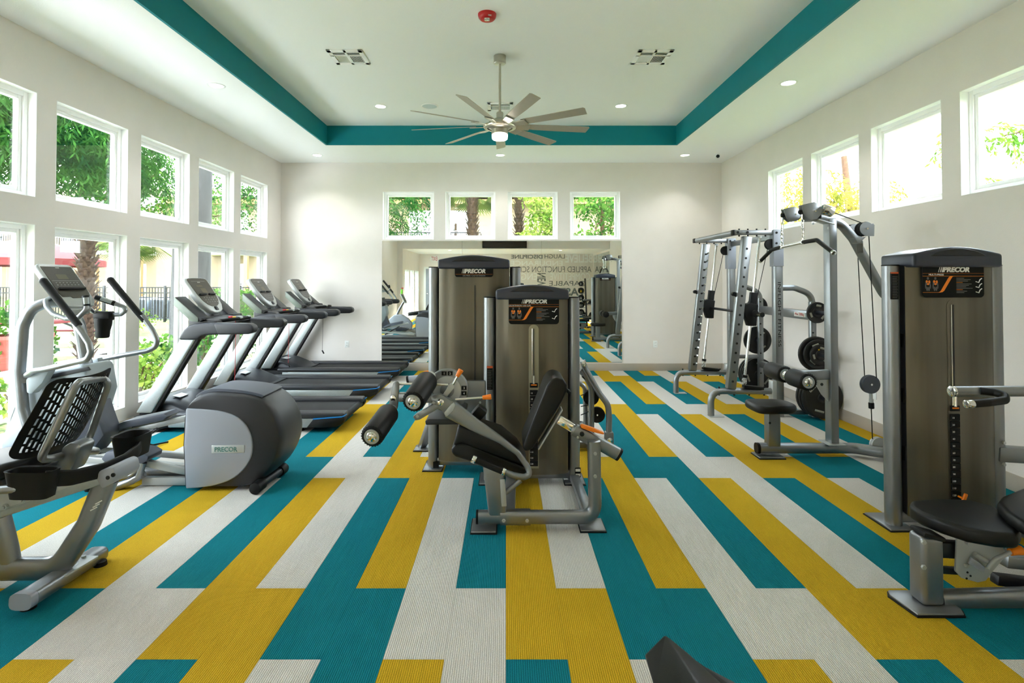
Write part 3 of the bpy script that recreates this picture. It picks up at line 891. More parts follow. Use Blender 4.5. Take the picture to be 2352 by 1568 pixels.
MB().tube([at(250, 1050, 4.30), at(330, 1003, 4.30), at(362, 985, 4.30)], .014, 12, .04).build('pedal_crank', CHARC, el)
# fixed handlebars
hb = MB()
hb.tube([at(150, 690, 4.12), at(119, 682, 4.05), at(105, 690, 4.0), at(107, 704, 3.97), at(122, 720, 3.95), at(152, 732, 3.95), at(180, 729, 3.96), at(198, 711, 3.98), at(199, 690, 4.0)], .017, 14, .03)
hb.build('fixed_handle', SILVER, el)
MB().cyl(at(199.5, 703, 3.99), at(196.5, 679, 4.0), .023, n=16, bev=.004).build('pulse_grip', BLACK, el)
MB().cyl(at(199, 698, 3.985), at(197.5, 683, 3.985), .019, n=16).build('pulse_plate', ALU, el)
MB().tube([at(199, 703, 4.28), at(214, 716, 4.38), at(250, 723, 4.42), at(278, 722, 4.42), at(289, 713, 4.42), at(284, 704, 4.42), at(262, 696, 4.40)], .017, 14, .03).build('fixed_handle', SILVER, el)
MB().cyl(at(264, 697.5, 4.40), at(219, 682, 4.36), .021, n=16, bev=.004).build('pulse_grip', BLACK, el)
MB().cyl(at(257, 693.5, 4.378), at(232, 685, 4.352), .0165, n=16).build('pulse_plate', ALU, el)
# bottle holder
c0 = at(235, 775, 4.40)
bh = MB().lathe([(0, 0), (.045, 0), (.05, .01), (.052, .06), (.060, .10), (.062, .16), (.056, .16), (.05, .1), (.044, .02), (0, .015)], c0, (.05, 0, 1), 24)
bh.box(c0.x-.06, c0.x+.075, c0.y-.03, c0.y+.04, c0.z+.14, c0.z+.215, .012)
bh.build('bottle_holder', BLACK, el)
# console
top = Vector((-3.525, yc, 1.668)); bot = Vector((-3.285, yc, 1.335))
vd = (bot-top).normalized(); L = (bot-top).length
nn = Vector((-vd.z, 0, vd.x)); nn = nn if nn.z > 0 else -nn
def CP(u, v, n=0.0): return top + Vector((0, u, 0)) + vd*v + nn*n
W = .165
outl = [(-W+.03, 0), (W-.03, 0), (W-.006, .012), (W, .035), (W-.004, .30), (W-.01, L-.05), (W-.04, L-.01), (0, L), (-W+.04, L-.01), (-W+.01, L-.05), (-W+.004, .30), (-W, .035), (-W+.006, .012)]
con = MB().prism([CP(u, v) for u, v in outl], -nn*.05, .014, 3).build('console', SILVER2, el)
disp = [(-W*.86, .03), (W*.86, .03), (W*.88, .28), (W*.8, .315), (.06, .315), (.045, .33), (-.045, .33), (-.06, .315), (-W*.8, .315), (-W*.88, .28)]
MB().prism([CP(u, v, .0005) for u, v in disp], nn*.003, .001, 1).build('display', mat_disp, con)
MB().prism([CP(-.06, .105, .003), CP(.04, .105, .003), CP(.04, .15, .003), CP(-.06, .15, .003)], nn*.001).build('readout', mat_lcd, con)
MB().prism([CP(-.13, .165, .003), CP(.13, .165, .003), CP(.13, .168, .003), CP(-.13, .168, .003)], nn*.001).build('print_line', GREYP, con)
text('lettering', 'PRECOR', WHITEP, con, CP(0, .043, .0036), (0, 1, 0), -vd, width=.035)
MB().beam(CP(-.125, .245, .012), CP(.125, .245, .012), .02, .02, up=nn, bev=.005).build('reading_ledge', BLACK, con)
b = MB()
for i in range(7):
    for j in range(2):
        b.beam(CP(-.11+i*.033, .185+j*.02, .004), CP(-.098+i*.033, .185+j*.02, .004), .007, .002, up=nn, bev=.0005)
b.build('buttons', GREYP, con)
MB().prism([CP(-.10, .30, -.045), CP(.10, .30, -.045), CP(.11, .42, -.02), CP(-.11, .42, -.02)], V((-.03, 0, -.05)), .015).build('console_neck', SILVER2, el)
# power cord on the floor
tag(MB().tube([V((-3.6, 4.75, .012)), V((-3.45, 4.85, .02)), V((-3.40, 4.9, .11)), V((-3.33, 4.93, .11)), V((-3.27, 4.96, .02)), V((-3.2, 5.1, .01))], .008, 8, .05).build('power_cord', BLACK), 'black power cord looping up off the floor behind the elliptical', 'cord')

# ================================================================== RECUMBENT BIKE
bk = empty('recumbent_bike', (-2.5, 2.72, 0), 'recumbent exercise bike with black slotted mesh backrest, in front of the elliptical', 'exercise bike')
# rear stabilizer
MB().oval([at(62, 1374, 2.49), at(226, 1270, 2.98)], .052, .036, 16, sq=.6).build('rear_stabilizer', SILVER, bk)
MB().oval([at(46, 1383, 2.455), at(63, 1373, 2.492)], .053, .037, 16, sq=.6).build('end_cap', PALE, bk)
for p in (V((-2.24, 2.54, 0)), V((-2.19, 2.92, 0))):
    MB().cyl(p, p+V((0, 0, .022)), .032, .028, n=18).build('levelling_foot', BLACK, bk)
# centre bracket
q0, q1 = at(92, 1345, 2.58), at(195, 1275, 2.86)
MB().beam(V((-2.225, 2.60, .078)), V((-2.20, 2.86, .078)), .10, .012, bev=.004).build('bracket_plate', SILVER2, bk)
for yy in (2.625, 2.835):
    MB().cyl(V((-2.215, yy, .083)), V((-2.215, yy, .094)), .011, n=10).build('bolt', SILVER2, bk)
# frame tube and strut
st = [V((-3.35, 2.72, .085)), V((-2.62, 2.72, .085)), V((-2.245, 2.72, .09)), at(205, 1200, 2.72), at(246, 1098, 2.72)]
MB().oval(st, .055, .034, 18, fil=.15, up=(0, 1, 0), sq=.75, seg=8).build('main_strut', SILVER, bk)
p = at(217, 1163, 2.655)
sk = MB()
for k in range(3): sk.beam(p+V((-.02+k*.012, 0, -.02+k*.016)), p+V((.012+k*.012, 0, -.003+k*.016)), .003, .005, bev=0)
sk.build('sticker', WHITEP, bk)
# inclined seat rail
r0, r1 = at(-60, 1188, 2.72), at(258, 1082, 2.72)
MB().beam(r0, r1, .15, .075, bev=.008).build('seat_rail', ALU, bk)
MB().beam(r0+V((0, -.08, .0)), r1+V((-.05, -.08, 0)), .02, .022, bev=.004).build('rail_lip', SILVER2, bk)
MB().prism([at(x, y, 2.63) for x, y in ((215, 1094), (222, 1084), (252, 1072), (262, 1077), (266, 1098), (262, 1108), (232, 1124))], (0, .18, 0), .012).build('rail_end_cap', PALE, bk)
for x, y in ((247, 1097), (259, 1091)):
    p = at(x, y, 2.628)
    MB().cyl(p, p+V((0, .006, 0)), .010, n=12).build('screw_hole', HOLE, bk)
MB().beam(at(-30, 1157, 2.62), at(120, 1108, 2.62), .012, .095, bev=.003).build('slide_plate', SILVER2, bk)
for x, y in ((55, 1146), (15, 1162)):
    p = at(x, y, 2.612)
    MB().cyl(p, p+V((0, -.014, 0)), .014, n=6).cyl(p+V((0, -.012, 0)), p+V((0, -.022, 0)), .008, n=12).build('bolt', SILVER2, bk)
# seat pan
pan = [(-2.36, 2.50), (-2.32, 2.56), (-2.31, 2.72), (-2.32, 2.88), (-2.36, 2.94), (-2.58, 2.97), (-2.80, 2.90), (-2.86, 2.72), (-2.80, 2.54), (-2.58, 2.47)]
MB().prism([V((x, y, .575+.12*(x+2.58)+.0)) for x, y in pan], (0, 0, .075), .028, 4).build('seat_cushion', VINYLB, bk)
MB().prism([V((x*1.0, 2.72+(y-2.72)*.9, .548+.12*(x+2.58))) for x, y in pan], (0, 0, .03), .006).build('seat_base', CHARC, bk)
# backrest shell with real slots : grid of strips
B0, B1 = V((-2.262, 0, .675)), V((-2.085, 0, 1.055))
bd = (B1-B0).normalized(); BL = (B1-B0).length
bn = V((bd.z, 0, -bd.x))          # points to the rear (+X, down)
def BP(u, v, n=0.0):
    # u -.5..+.5 across (Y), v 0..1 up ; shell is dished towards the rider's back
    w = .225
    dish = .055*(abs(2*u)**2) + .03*(v-.45)**2
    return B0 + bd*(v*BL) + V((0, 2.715+u*2*w, 0)) - bn*(dish) + bn*n
b = MB()
def hwv(v):
    h = .5-.09*max(0, v-.35)
    if v < .13: h -= .13*(1-math.sqrt(max(0, 1-((.13-v)/.13)**2)))
    if v > .89: h -= .12*(1-math.sqrt(max(0, 1-((v-.89)/.11)**2)))
    return h
n = 39; m = 70
vid = {}
def gv(i, j, s):
    if (i, j, s) not in vid:
        v = j/m
        vid[(i, j, s)] = b.bm.verts.new(BP((-1+2*i/n)*hwv(v), v, 0 if s == 0 else -.003))
    return vid[(i, j, s)]
def solid(i, j):
    if i < 0 or j < 0 or i >= n or j >= m: return False
    if i < 2 or i >= n-2 or j < 6 or j >= m-4: return True
    
    return not (i % 2 == 1 and (j+((i//2) % 3)*3) % 8 in (1, 2, 3, 4, 5, 6))
for i in range(n):
    for j in range(m):
        if not solid(i, j): continue
        b.bm.faces.new([gv(i, j, 0), gv(i+1, j, 0), gv(i+1, j+1, 0), gv(i, j+1, 0)])
        b.bm.faces.new([gv(i, j, 1), gv(i, j+1, 1), gv(i+1, j+1, 1), gv(i+1, j, 1)])
        if not solid(i-1, j): b.bm.faces.new([gv(i, j, 0), gv(i, j+1, 0), gv(i, j+1, 1), gv(i, j, 1)])
        if not solid(i+1, j): b.bm.faces.new([gv(i+1, j, 0), gv(i+1, j, 1), gv(i+1, j+1, 1), gv(i+1, j+1, 0)])
        if not solid(i, j-1): b.bm.faces.new([gv(i, j, 0), gv(i, j, 1), gv(i+1, j, 1), gv(i+1, j, 0)])
        if not solid(i, j+1): b.bm.faces.new([gv(i, j+1, 0), gv(i+1, j+1, 0), gv(i+1, j+1, 1), gv(i, j+1, 1)])
b.build('backrest_shell', BLACK, bk, ang=50)
loop = [at(150, 1044, 2.70), at(118, 1053, 2.58), at(93, 1054, 2.535), at(170, 892, 2.56), at(181, 877, 2.58), at(236, 868, 2.86), at(249, 880, 2.88), at(207, 1002, 2.90), at(190, 1028, 2.84), at(172, 1036, 2.76)]
MB().tube(loop, .018, 14, .05, 7).build('backrest_frame', SILVER, bk)
# seat post
MB().prism([at(x, y, 2.66) for x, y in ((122, 1082), (136, 1046), (141, 1028), (160, 1016), (178, 1018), (186, 1026), (172, 1062), (160, 1085))], (0, .10, 0), .012).build('seat_post', SILVER, bk)
# accessory tray wrapped round the post, two bins
def bin_(name, px, Yn, Yf, h):
    q = [at(x, y, Yn) for x, y in px]
    return MB().prism(q, (0, Yf-Yn, 0), .012, 2).build(name, BLACK, bk)
def tub(x0, x1, y0, y1, z0, z1, t_=.008, tp=.82):
    b = MB()
    def ring(k, z, ins):
        xm, ym = (x0+x1)/2, (y0+y1)/2
        hx, hy = (x1-x0)/2*k-ins, (y1-y0)/2*k-ins
        out = []
        for a in range(20):
            an = 2*math.pi*a/20
            c_, s_ = math.cos(an), math.sin(an)
            out.append(b.bm.verts.new((xm+hx*math.copysign(abs(c_)**.5, c_), ym+hy*math.copysign(abs(s_)**.5, s_), z)))
        return out
    R = [ring(tp, z0, 0), ring(1, z1, 0), ring(1.04, z1+.004, 0), ring(1, z1, t_), ring(tp, z0+.01, t_)]
    for A, B_ in zip(R, R[1:]):
        for i in range(20): b.bm.faces.new([A[i], A[(i+1) % 20], B_[(i+1) % 20], B_[i]])
    b.bm.faces.new(R[0][::-1]); b.bm.faces.new(R[-1])
    return b
tub(-2.255, -2.045, 2.40, 2.50, .555, .675).build('accessory_bin', BLACK, bk)
tub(-2.15, -2.00, 2.90, 3.08, .57, .685).build('accessory_bin', BLACK, bk)
MB().oval([V((-2.10, 2.45, .635)), V((-2.03, 2.52, .615)), V((-1.99, 2.66, .60)), V((-1.985, 2.80, .60)), V((-2.0, 2.92, .615)), V((-2.03, 3.0, .63))], .010, .036, 16, fil=.06, sq=.5).build('tray_band', BLACK, bk)
# side handles
MB().tube([V((-2.75, 2.42, .58)), at(0, 1125, 2.42), at(40, 1122, 2.42), at(75, 1108, 2.45), V((-2.18, 2.55, .62))], .018, 14, .06).build('seat_handle', SILVER, bk)
MB().tube([at(187, 1037, 2.80), at(200, 1038, 2.86), at(228, 1036, 2.96), V((-2.5, 3.02, .62))], .018, 14, .06).build('seat_handle', SILVER, bk)
MB().cyl(at(188, 1036, 2.82), at(200, 1037, 2.85), .024, n=16).build('handle_grip', BLACK, bk)
# front support, body, cranks, column and console (left of the picture edge, seen in the mirror)
MB().oval([at(0, 1188, 2.72), at(18, 1260, 2.72), at(28, 1325, 2.72)], .05, .03, 16, up=(0, 1, 0), sq=.75).build('front_strut', SILVER, bk)
MB().prism([V((x, 2.62, z)) for x, z in ((-2.75, .12), (-2.72, .30), (-2.85, .45), (-3.02, .56), (-3.25, .55), (-3.42, .40), (-3.45, .14))], (0, .2, 0), .03, 3).build('drive_cover', PALE, bk)
MB().oval([V((-3.42, 2.47, .036)), V((-3.42, 2.97, .036))], .052, .036, 16, sq=.6).build('front_stabilizer', SILVER, bk)
MB().tube([V((-3.2, 2.72, .5)), V((-3.10, 2.72, .72)), V((-2.98, 2.72, .92))], .035, 16, .1).build('console_column', SILVER, bk)
MB().prism([V((x, 2.55, z)) for x, z in ((-2.93, .90), (-2.90, .88), (-3.03, 1.16), (-3.07, 1.15))], (0, .34, 0), .012).build('console', SILVER2, bk)
MB().beam(V((-2.915, 2.72, .93)), V((-3.02, 2.72, 1.14)), .28, .006, up=(.9, 0, .4), bev=.002).build('display', mat_disp, bk)
for s in (-1, 1):
    MB().beam(V((-3.08, 2.72+s*.13, .34)), V((-3.08+s*.14, 2.72+s*.13, .34-s*.05)), .02, .03, up=(0, 1, 0)).build('crank', CHARC, bk)
    MB().box(-3.13+s*.14, -3.03+s*.14, 2.72+s*.19-.05, 2.72+s*.19+.05, .335-s*.05, .36-s*.05, .008).build('pedal', BLACK, bk)

# ================================================================== SELECTORISED TOWERS
HOODB = mat('tower_hood_plastic', (46, 50, 64), .36)
def tower(t, cx, half, ycol, ztop, rc, front=True, zhood=.10, zbase=.06):
    """round columns, base rail, feet, hood, front and back smoked panels. t = the machine's Empty"""
    y0, y1 = ycol-.10, ycol+.13
    for s in (-1, 1):
        X = cx+s*half
        MB().cyl((X, ycol, .008), (X, ycol, ztop), rc, n=32).build('column', SILVER, t)
        MB().cyl((X, ycol, ztop), (X, ycol, ztop+.008), rc*1.02, n=32, bev=.003).build('column_cap', BLACK, t)
        MB().box(X-.075, X+.075, ycol-.085, ycol+.16, .004, .016, .004).build('foot_plate', SILVER, t)
        MB().box(X-.082, X+.082, ycol-.092, ycol+.167, 0, .008, .003).build('foot_pad', BLACK, t)
    xa, xb = cx-half+rc+.004, cx+half-rc-.004
    MB().box(xa-.02, xb+.02, ycol-.03, ycol+.03, .03, .095, .01).build('base_rail', SILVER, t)
    # panels : shallow bulging sheets
    def sheet(ys, yb_, z0, z1, name='shroud_panel'):
        b = MB()
        N = 16
        pr_ = []
        for k in range(N+1):
            u = -1+2*k/N
            pr_.append((cx+u*(xb-xa)/2, ys+(yb_-ys)*(abs(u)**4)))
        d = .004 if yb_ > ys else -.004
        pts = pr_ + [(x, y+d) for x, y in pr_[::-1]]
        b.prism([V((x, y, z0)) for x, y in pts], (0, 0, z1-z0))
        return b.build(name, SMOKE, t, ang=50)
    pf = sheet(y0, ycol-.055, .085, ztop+.005)
    pb = sheet(y1, ycol+.085, .085, ztop+.005)
    MB().box(xa, xa+.006, ycol-.05, ycol+.08, .09, ztop).box(xb-.006, xb, ycol-.05, ycol+.08, .09, ztop).build('side_panel', CHARC, t)
    for s, X in ((-1, xa), (1, xb)):
        for zz in (.42, .78, 1.12):
            MB().box(X-.008 if s < 0 else X, X if s < 0 else X+.008, ycol-.04, ycol-.02, zz, zz+.085).build('hinge', BLACK, t)
    # hood : arched moulded cap
    N = 20
    def arch(u): return ztop+zhood*(.62+.38*math.cos(u*math.pi/2))
    b = MB()
    hx = (xb-xa)/2+.002
    prof = [(-1, ztop-.005)]
    pts = [V((cx-hx, y0-.03, ztop-.01)), V((cx+hx, y0-.03, ztop-.01))]
    top_ = [V((cx+hx*(1-2*k/N), y0-.03, arch(1-2*k/N))) for k in range(N+1)]
    b.prism(pts+top_, (0, (y1-y0)+.06, 0), .016, 3)
    h = b.build('hood', HOODB, t, ang=40)
    # crescent recess lip on the hood front
    cr = [V((cx-hx*.62+hx*1.24*k/14, y0-.034, ztop+zhood*.50+zhood*.42*math.sin(math.pi*k/14)**.7)) for k in range(15)]
    MB().prism(cr, (0, .05, 0), .004, 1).build('hood_visor', CHARC, h)
    return y0, y1, pf, pb

def decal(parent, cx, z0, z1, w, y, sub, full=True, face=-1):
    """black instruction plate on a tower; face=-1 looks towards -Y"""
    R = V((1, 0, 0)) if face < 0 else V((-1, 0, 0))
    U = V((0, 0, 1)); N = V((0, face, 0))
    c0 = V((cx, y, 0))
    def Q(u, v, n=0): return c0 + R*(u*w/2) + U*(z0+(z1-z0)*v) + N*n
    h = z1-z0
    r = .12 if full else .3
    pts = [Q(-1, 1), Q(-1, r), Q(-.98, r*.45), Q(-.93, r*.1), Q(-.88, 0), Q(.88, 0), Q(.93, r*.1), Q(.98, r*.45), Q(1, r), Q(1, 1)]
    d = MB().prism(pts, N*.006, .001, 1).build('instruction_decal', DECAL, parent)
    vy = .875 if full else .63
    hh = .165*h if full else .47*h
    lw = w*(.43 if full else .54)
    text('lettering', 'PRECOR', WHITEP, d, Q(.10 if full else .06, vy, .0062), R, U, width=lw, height=hh, shear=.22, bold=.05)
    b = MB()
    for k in range(3):
        x = -(lw/w) + (.10 if full else .06) - .045 - .055*(2-k)
        ww = .010+.008*k
        dv = hh/h/2
        b.prism([Q(x, vy-dv, .0062), Q(x+ww*1.6, vy-dv, .0062), Q(x+ww*1.6+.05, vy+dv, .0062), Q(x+.05, vy+dv, .0062)], N*.0008)
    b.build('logo_bars', WHITEP, d)
    if not full:
        text('lettering', sub, GREYP, d, Q(0, .15, .0062), R, U, width=w*.58, height=h*.15)
        MB().prism([Q(-.96, .29, .0062), Q(.96, .29, .0062), Q(.96, .305, .0062), Q(-.96, .305, .0062)], N*.0005).build('orange_line', ORANGE, d)
        return d
    text('lettering', sub, WHITEP, d, Q(-.55+.0, .715, .0062), R, U, width=w*(.44 if len(sub) > 14 else .24), height=h*.055)
    b = MB()
    b.prism([Q(-.99, .755, .0062), Q(.99, .755, .0062), Q(.99, .76, .0062), Q(-.99, .76, .0062)], N*.0004)
    b.prism([Q(-.99, .665, .0062), Q(.99, .665, .0062), Q(.99, .675, .0062), Q(-.99, .675, .0062)], N*.0004)
    b.prism([Q(-.99, .155, .0062), Q(-.50, .155, .0062), Q(-.50, .165, .0062), Q(-.99, .165, .0062)], N*.0004)
    b.build('orange_line', ORANGE, d)
    sw = [Q(-.52, .155), Q(-.44, .155), Q(-.36, .17), Q(-.30, .21), Q(-.06, .60), Q(-.02, .655), Q(.04, .672), Q(-.09, .672), Q(-.13, .65), Q(-.17, .60), Q(-.41, .21), Q(-.45, .175)]
    MB().prism([p+N*.0062 for p in sw], N*.0006).build('orange_swoosh', ORANGE, d)
    # muscle figures : two torsos in outline with orange areas
    for fx_ in (-.82, -.58):
        b = MB()
        for (ux, uv, ru, rv) in ((0, .60, .035, .045), (-.05, .47, .035, .075), (.05, .47, .035, .075), (-.075, .36, .02, .09), (.075, .36, .02, .09), (-.03, .27, .03, .07), (.03, .27, .03, .07)):
            pts = [Q(fx_+ux+ru*math.cos(a*math.pi/5), uv+rv*math.sin(a*math.pi/5), .0062) for a in range(10)]
            b.prism(pts, N*.0004)
        b.build('figure_print', GREY2, d)
        b = MB()
        for (ux, uv, ru, rv) in ((-.04, .50, .035, .045), (.04, .49, .035, .05), (0, .42, .04, .03)):
            pts = [Q(fx_+ux+ru*math.cos(a*math.pi/4), uv+rv*math.sin(a*math.pi/4), .0067) for a in range(8)]
            b.prism(pts, N*.0003)
        b.build('figure_highlight', ORANGE, d)
    b = MB(); b2 = MB()
    for k in range(11):
        v = .60-.045*k
        if k in (3, 8):
            b2.prism([Q(.10, v, .0062), Q(.30, v, .0062), Q(.30, v+.014, .0062), Q(.10, v+.014, .0062)], N*.0004)
        else:
            b.prism([Q(.10, v, .0062), Q(.10+.25+.3*((k*37) % 10)/10, v, .0062), Q(.10+.25+.3*((k*37) % 10)/10, v+.010, .0062), Q(.10, v+.010, .0062)], N*.0004)
    b.build('instruction_lines', GREYP, d); b2.build('instruction_heading', ORANGE, d)
    for k in range(3 if 'MULTI' in sub else 2):
        v = .50-.16*k if 'MULTI' in sub else .50-.27*k
        MB().tube([Q(.72, v, .0064), Q(.82, v-.03, .0064), Q(.86, v+.06, .0064), Q(.92, v+.10, .0064)], .0028, 6).build('pose_print', WHITEP, d)
    return d
GREY2 = mat('dark_grey_print', (92, 92, 92), .6)

def stack_slot(t, cx, y, z0, z1, zs, zpin, w=.075, chan=None):
    """tall channel in the front panel: pale channel back, guide rods, black plates with numbers, orange pin"""
    fr = MB()
    N = 10
    pts = [V((cx-w/2, y-.003, z0)), V((cx+w/2, y-.003, z0))] + [V((cx+w/2*math.cos(math.pi*k/N), y-.003, z1-w/2+w/2*math.sin(math.pi*k/N))) for k in range(N+1)]
    fr.prism(pts, (0, .003, 0)).build('slot_channel', chan or SLOTM, t)
    for dx in (-.012, .0):
        MB().cyl((cx+dx, y-.008, zs-.01), (cx+dx, y-.008, z1-.03), .003, n=10).build('cable', CHROME if dx else CHARC, t)
    MB().cyl((cx+.0, y-.010, zs), (cx+.0, y-.010, zs+.06), .010, n=12).build('stack_collar', CHROME, t)
    nst = 14
    dz = (zs-z0-.02)/nst
    MB().box(cx-w*.40, cx+w*.40, y-.014, y-.003, zs-.03, zs+.005, .003).build('top_plate', BLACK, t)
    MB().box(cx-w*.28, cx+w*.28, y-.016, y-.013, zs-.014, zs-.006).build('orange_mark', ORANGE, t)
    for k in range(1, nst):
        z = zs-.005-dz*k
        wp = MB().box(cx-w*.40, cx+w*.40, y-.014, y-.003, z-dz+.004, z, .002, 1).build('weight_slab', BLACK, t)
        MB().cyl((cx+w*.12, y-.0145, z-dz/2), (cx+w*.12, y-.0139, z-dz/2), .006, n=10).build('pin_hole', HOLE, wp)
        text('lettering', str(10*k), WHITEP, wp, (cx-w*.2, y-.0146, z-dz/2), (1, 0, 0), (0, 0, 1), height=.011, ext=.0003)
    MB().cyl((cx+w*.12, y-.014, zpin), (cx+w*.12, y-.045, zpin), .006, n=10).beam((cx+w*.12-.004, y-.047, zpin-.03), (cx+w*.12+.016, y-.052, zpin+.03), .02, .014, up=(0, 1, 0), bev=.005).build('selector_pin', ORANGE, t)
SLOTM = mat('slot_channel', (150, 146, 124), .4, .3)

# ---------------- leg extension / leg curl (front centre)
le = empty('leg_extension_machine', (.2, 3.7, 0), 'leg extension machine with black seat, two round roller pads and orange-striped decal', 'weight machine')
LEY = 4.13
y0, y1, pf, pb = tower(le, .198, .3225, LEY, 1.405, .046)
d_ = decal(le, at(1226, 700, y0).x, at(1226, 744, y0).z, 1.405, .378, y0-.005, 'LEG EXTENSION / LEG CURL')
decal(le, .198, 1.34, 1.405, .30, y1+.005, 'LEG EXTENSION / LEG CURL', False, 1)
stack_slot(le, at(1226, 900, y0).x, y0, at(1226, 1075, y0).z, at(1226, 745, y0).z, at(1226, 880, y0).z, at(1226, 935, y0).z)
# warning label on the left column
p = at(1125, 866, LEY-.047)
wl = MB().box(p.x-.022, p.x+.022, LEY-.049, LEY-.036, at(1125, 892, LEY).z, at(1125, 840, LEY).z, .002).build('warning_label', DECAL, le)
MB().box(p.x-.022, p.x+.022, LEY-.0495, LEY-.04, at(1125, 843, LEY).z, at(1125, 838, LEY).z).build('label_stripe', mat('warning_red', (190, 80, 30), .5), wl)
b = MB()
for k in range(12): b.box(p.x-.017, p.x+.012+.004*(k % 2), LEY-.0496, LEY-.0488, at(1125, 889, LEY).z+k*.012, at(1125, 889, LEY).z+k*.012+.003)
b.build('label_lines', GREY2, wl)
p = at(1327, 1084, LEY-.04)
MB().box(p.x-.022, p.x+.022, LEY-.050, LEY-.035, p.z-.035, p.z+.035, .002).build('serial_label', DECAL, le)
MB().box(p.x-.018, p.x+.018, LEY-.0505, LEY-.045, p.z-.028, p.z-.008).box(p.x-.018, p.x+.018, LEY-.0505, LEY-.045, p.z+.008, p.z+.028).build('serial_print', WHITEP, le)
YS = 3.34      # seat frame plane
# floor frame
for (xa, xb_, ya_, yb_) in ((1084, 1140, 3.27, 3.46), (1331, 1387, 3.29, 3.46)):
    A, B_ = atZ(xa, 1212, 0).x, atZ(xb_, 1212, 0).x
    MB().box(A, B_, ya_, yb_, .005, .017, .005).build('foot_plate', SILVER, le)
    MB().box(A-.006, B_+.006, ya_-.006, yb_+.006, 0, .009, .003).build('foot_pad', BLACK, le)
fr_ = [at(1098, 1198, YS), at(1160, 1198, YS), at(1300, 1198, YS), at(1367, 1180, YS), at(1367, 1120, YS), at(1364, 1012, YS)]
fr_[0].z = fr_[1].z = fr_[2].z = .075; fr_[3].z = .075
fr_[3] = V((at(1367, 1198, YS).x, YS, .075))
MB().oval([fr_[0], fr_[2], fr_[3], fr_[5]], .040, .032, 20, fil=.27, up=(0, 1, 0), seg=12, sq=.7).build('base_tube', SILVER, le)
MB().oval([fr_[0]+V((-.012, 0, 0)), fr_[0]+V((.002, 0, 0))], .041, .033, 20, up=(0, 1, 0), sq=.7).build('end_cap', BLACK, le)
MB().oval([at(1149, 1198, YS)*1, at(1218, 1198, YS)], .045, .037, 20, up=(0, 1, 0), sq=.6).build('clamp_sleeve', SILVER, le).data.transform(Matrix.Translation((0, 0, .075-at(1149, 1198, YS).z)))
for x in (1157, 1210):
    X = at(x, 1198, YS).x
    MB().cyl((X, YS-.044, .072), (X, YS-.052, .072), .011, n=6).build('bolt', SILVER2, le)
for y in (1041, 1093):
    p = at(1367, y, YS-.035)
    MB().cyl(p, p+V((0, -.009, 0)), .011, n=6).build('bolt', SILVER2, le)
MB().beam(V((.02, 3.42, .04)), V((.04, LEY, .045)), .075, .06, bev=.01).build('floor_rail', SILVER, le)
MB().beam(V((.53, 3.42, .04)), V((.52, LEY-.05, .045)), .07, .05, bev=.01).build('floor_rail', SILVER, le)
# seat post and brace
MB().prism([at(x, y, YS-.03) for x, y in ((1108, 1065), (1154, 1085), (1164, 1190), (1123, 1190))], (0, .10, 0), .012, 3).build('seat_post', SILVER, le)
MB().beam(at(1154, 1100, YS-.035), at(1158, 1162, YS-.035), .012, .03, up=(1, 0, 0), bev=.003).build('post_plate', SILVER2, le)
MB().tube([at(1160, 1132, YS+.02), at(1196, 1102, YS+.04)], .017, 14).build('brace', SILVER, le)
# seat pad (inclined) : width in depth
def slab(px, Y0, Y1, m_, name, bev=.03, parent=le):
    return MB().prism([at(x, y, Y0) for x, y in px], (0, Y1-Y0, 0), bev, 4).build(name, m_, parent)
slab([(1036, 1030), (1046, 1020), (1062, 1018), (1080, 1022), (1112, 1035), (1170, 1058), (1208, 1075), (1214, 1086), (1204, 1094), (1178, 1092), (1120, 1072), (1072, 1058), (1046, 1050), (1037, 1042)], 3.36, 3.74, VINYLB, 'seat_pad', .018)
MB().prism([V((p.x, 3.36, p.z)) for p in [at(x, y, 3.36) for x, y in ((1052, 975), (1090, 985), (1150, 1005), (1190, 1038), (1212, 1074), (1170, 1060), (1062, 1020), (1040, 1025))]], (0, .32, 0), .02, 3).build('thigh_pad', VINYLB, le)
# back pad
slab([(1200, 1030), (1206, 1012), (1256, 885), (1266, 870), (1280, 866), (1296, 872), (1303, 885), (1302, 900), (1290, 925), (1232, 1018), (1220, 1034), (1208, 1038)], 3.34, 3.66, VINYLB, 'back_pad', .03)
MB().beam(at(1236, 1027, 3.42), at(1290, 937, 3.42), .10, .010, up=(.8, 0, .5), bev=.003).build('back_plate', SILVER2, le)
MB().beam(at(1299, 893, 3.40), at(1309, 901, 3.40), .05, .02, bev=.004).build('pad_cap', BLACK, le)
MB().beam(at(1282, 962, 3.42), at(1325, 988, 3.42), .045, .055, bev=.006).build('slide_bar', CHROME, le)
MB().oval([at(1318, 986, 3.40), at(1419, 1042, 3.40)], .034, .040, 18, sq=.7).build('slide_sleeve', SILVER, le)
MB().oval([at(1418, 1041, 3.40), at(1423, 1044, 3.40)], .035, .041, 18, sq=.7).build('end_cap', BLACK, le)
MB().prism([at(x, y, 3.37) for x, y in ((1333, 978), (1338, 975), (1362, 983), (1386, 993), (1389, 997), (1385, 998), (1360, 992), (1336, 984))], (0, .035, 0), .006, 2).build('orange_lever', ORANGE, le)
p = at(1337, 997, 3.355); MB().cyl(p, p+V((0, .02, 0)), .014).build('index_hole', HOLE, le)
p = at(1327, 1004, 3.355); MB().cyl(p, p+V((0, -.008, 0)), .007).build('bolt', SILVER2, le)
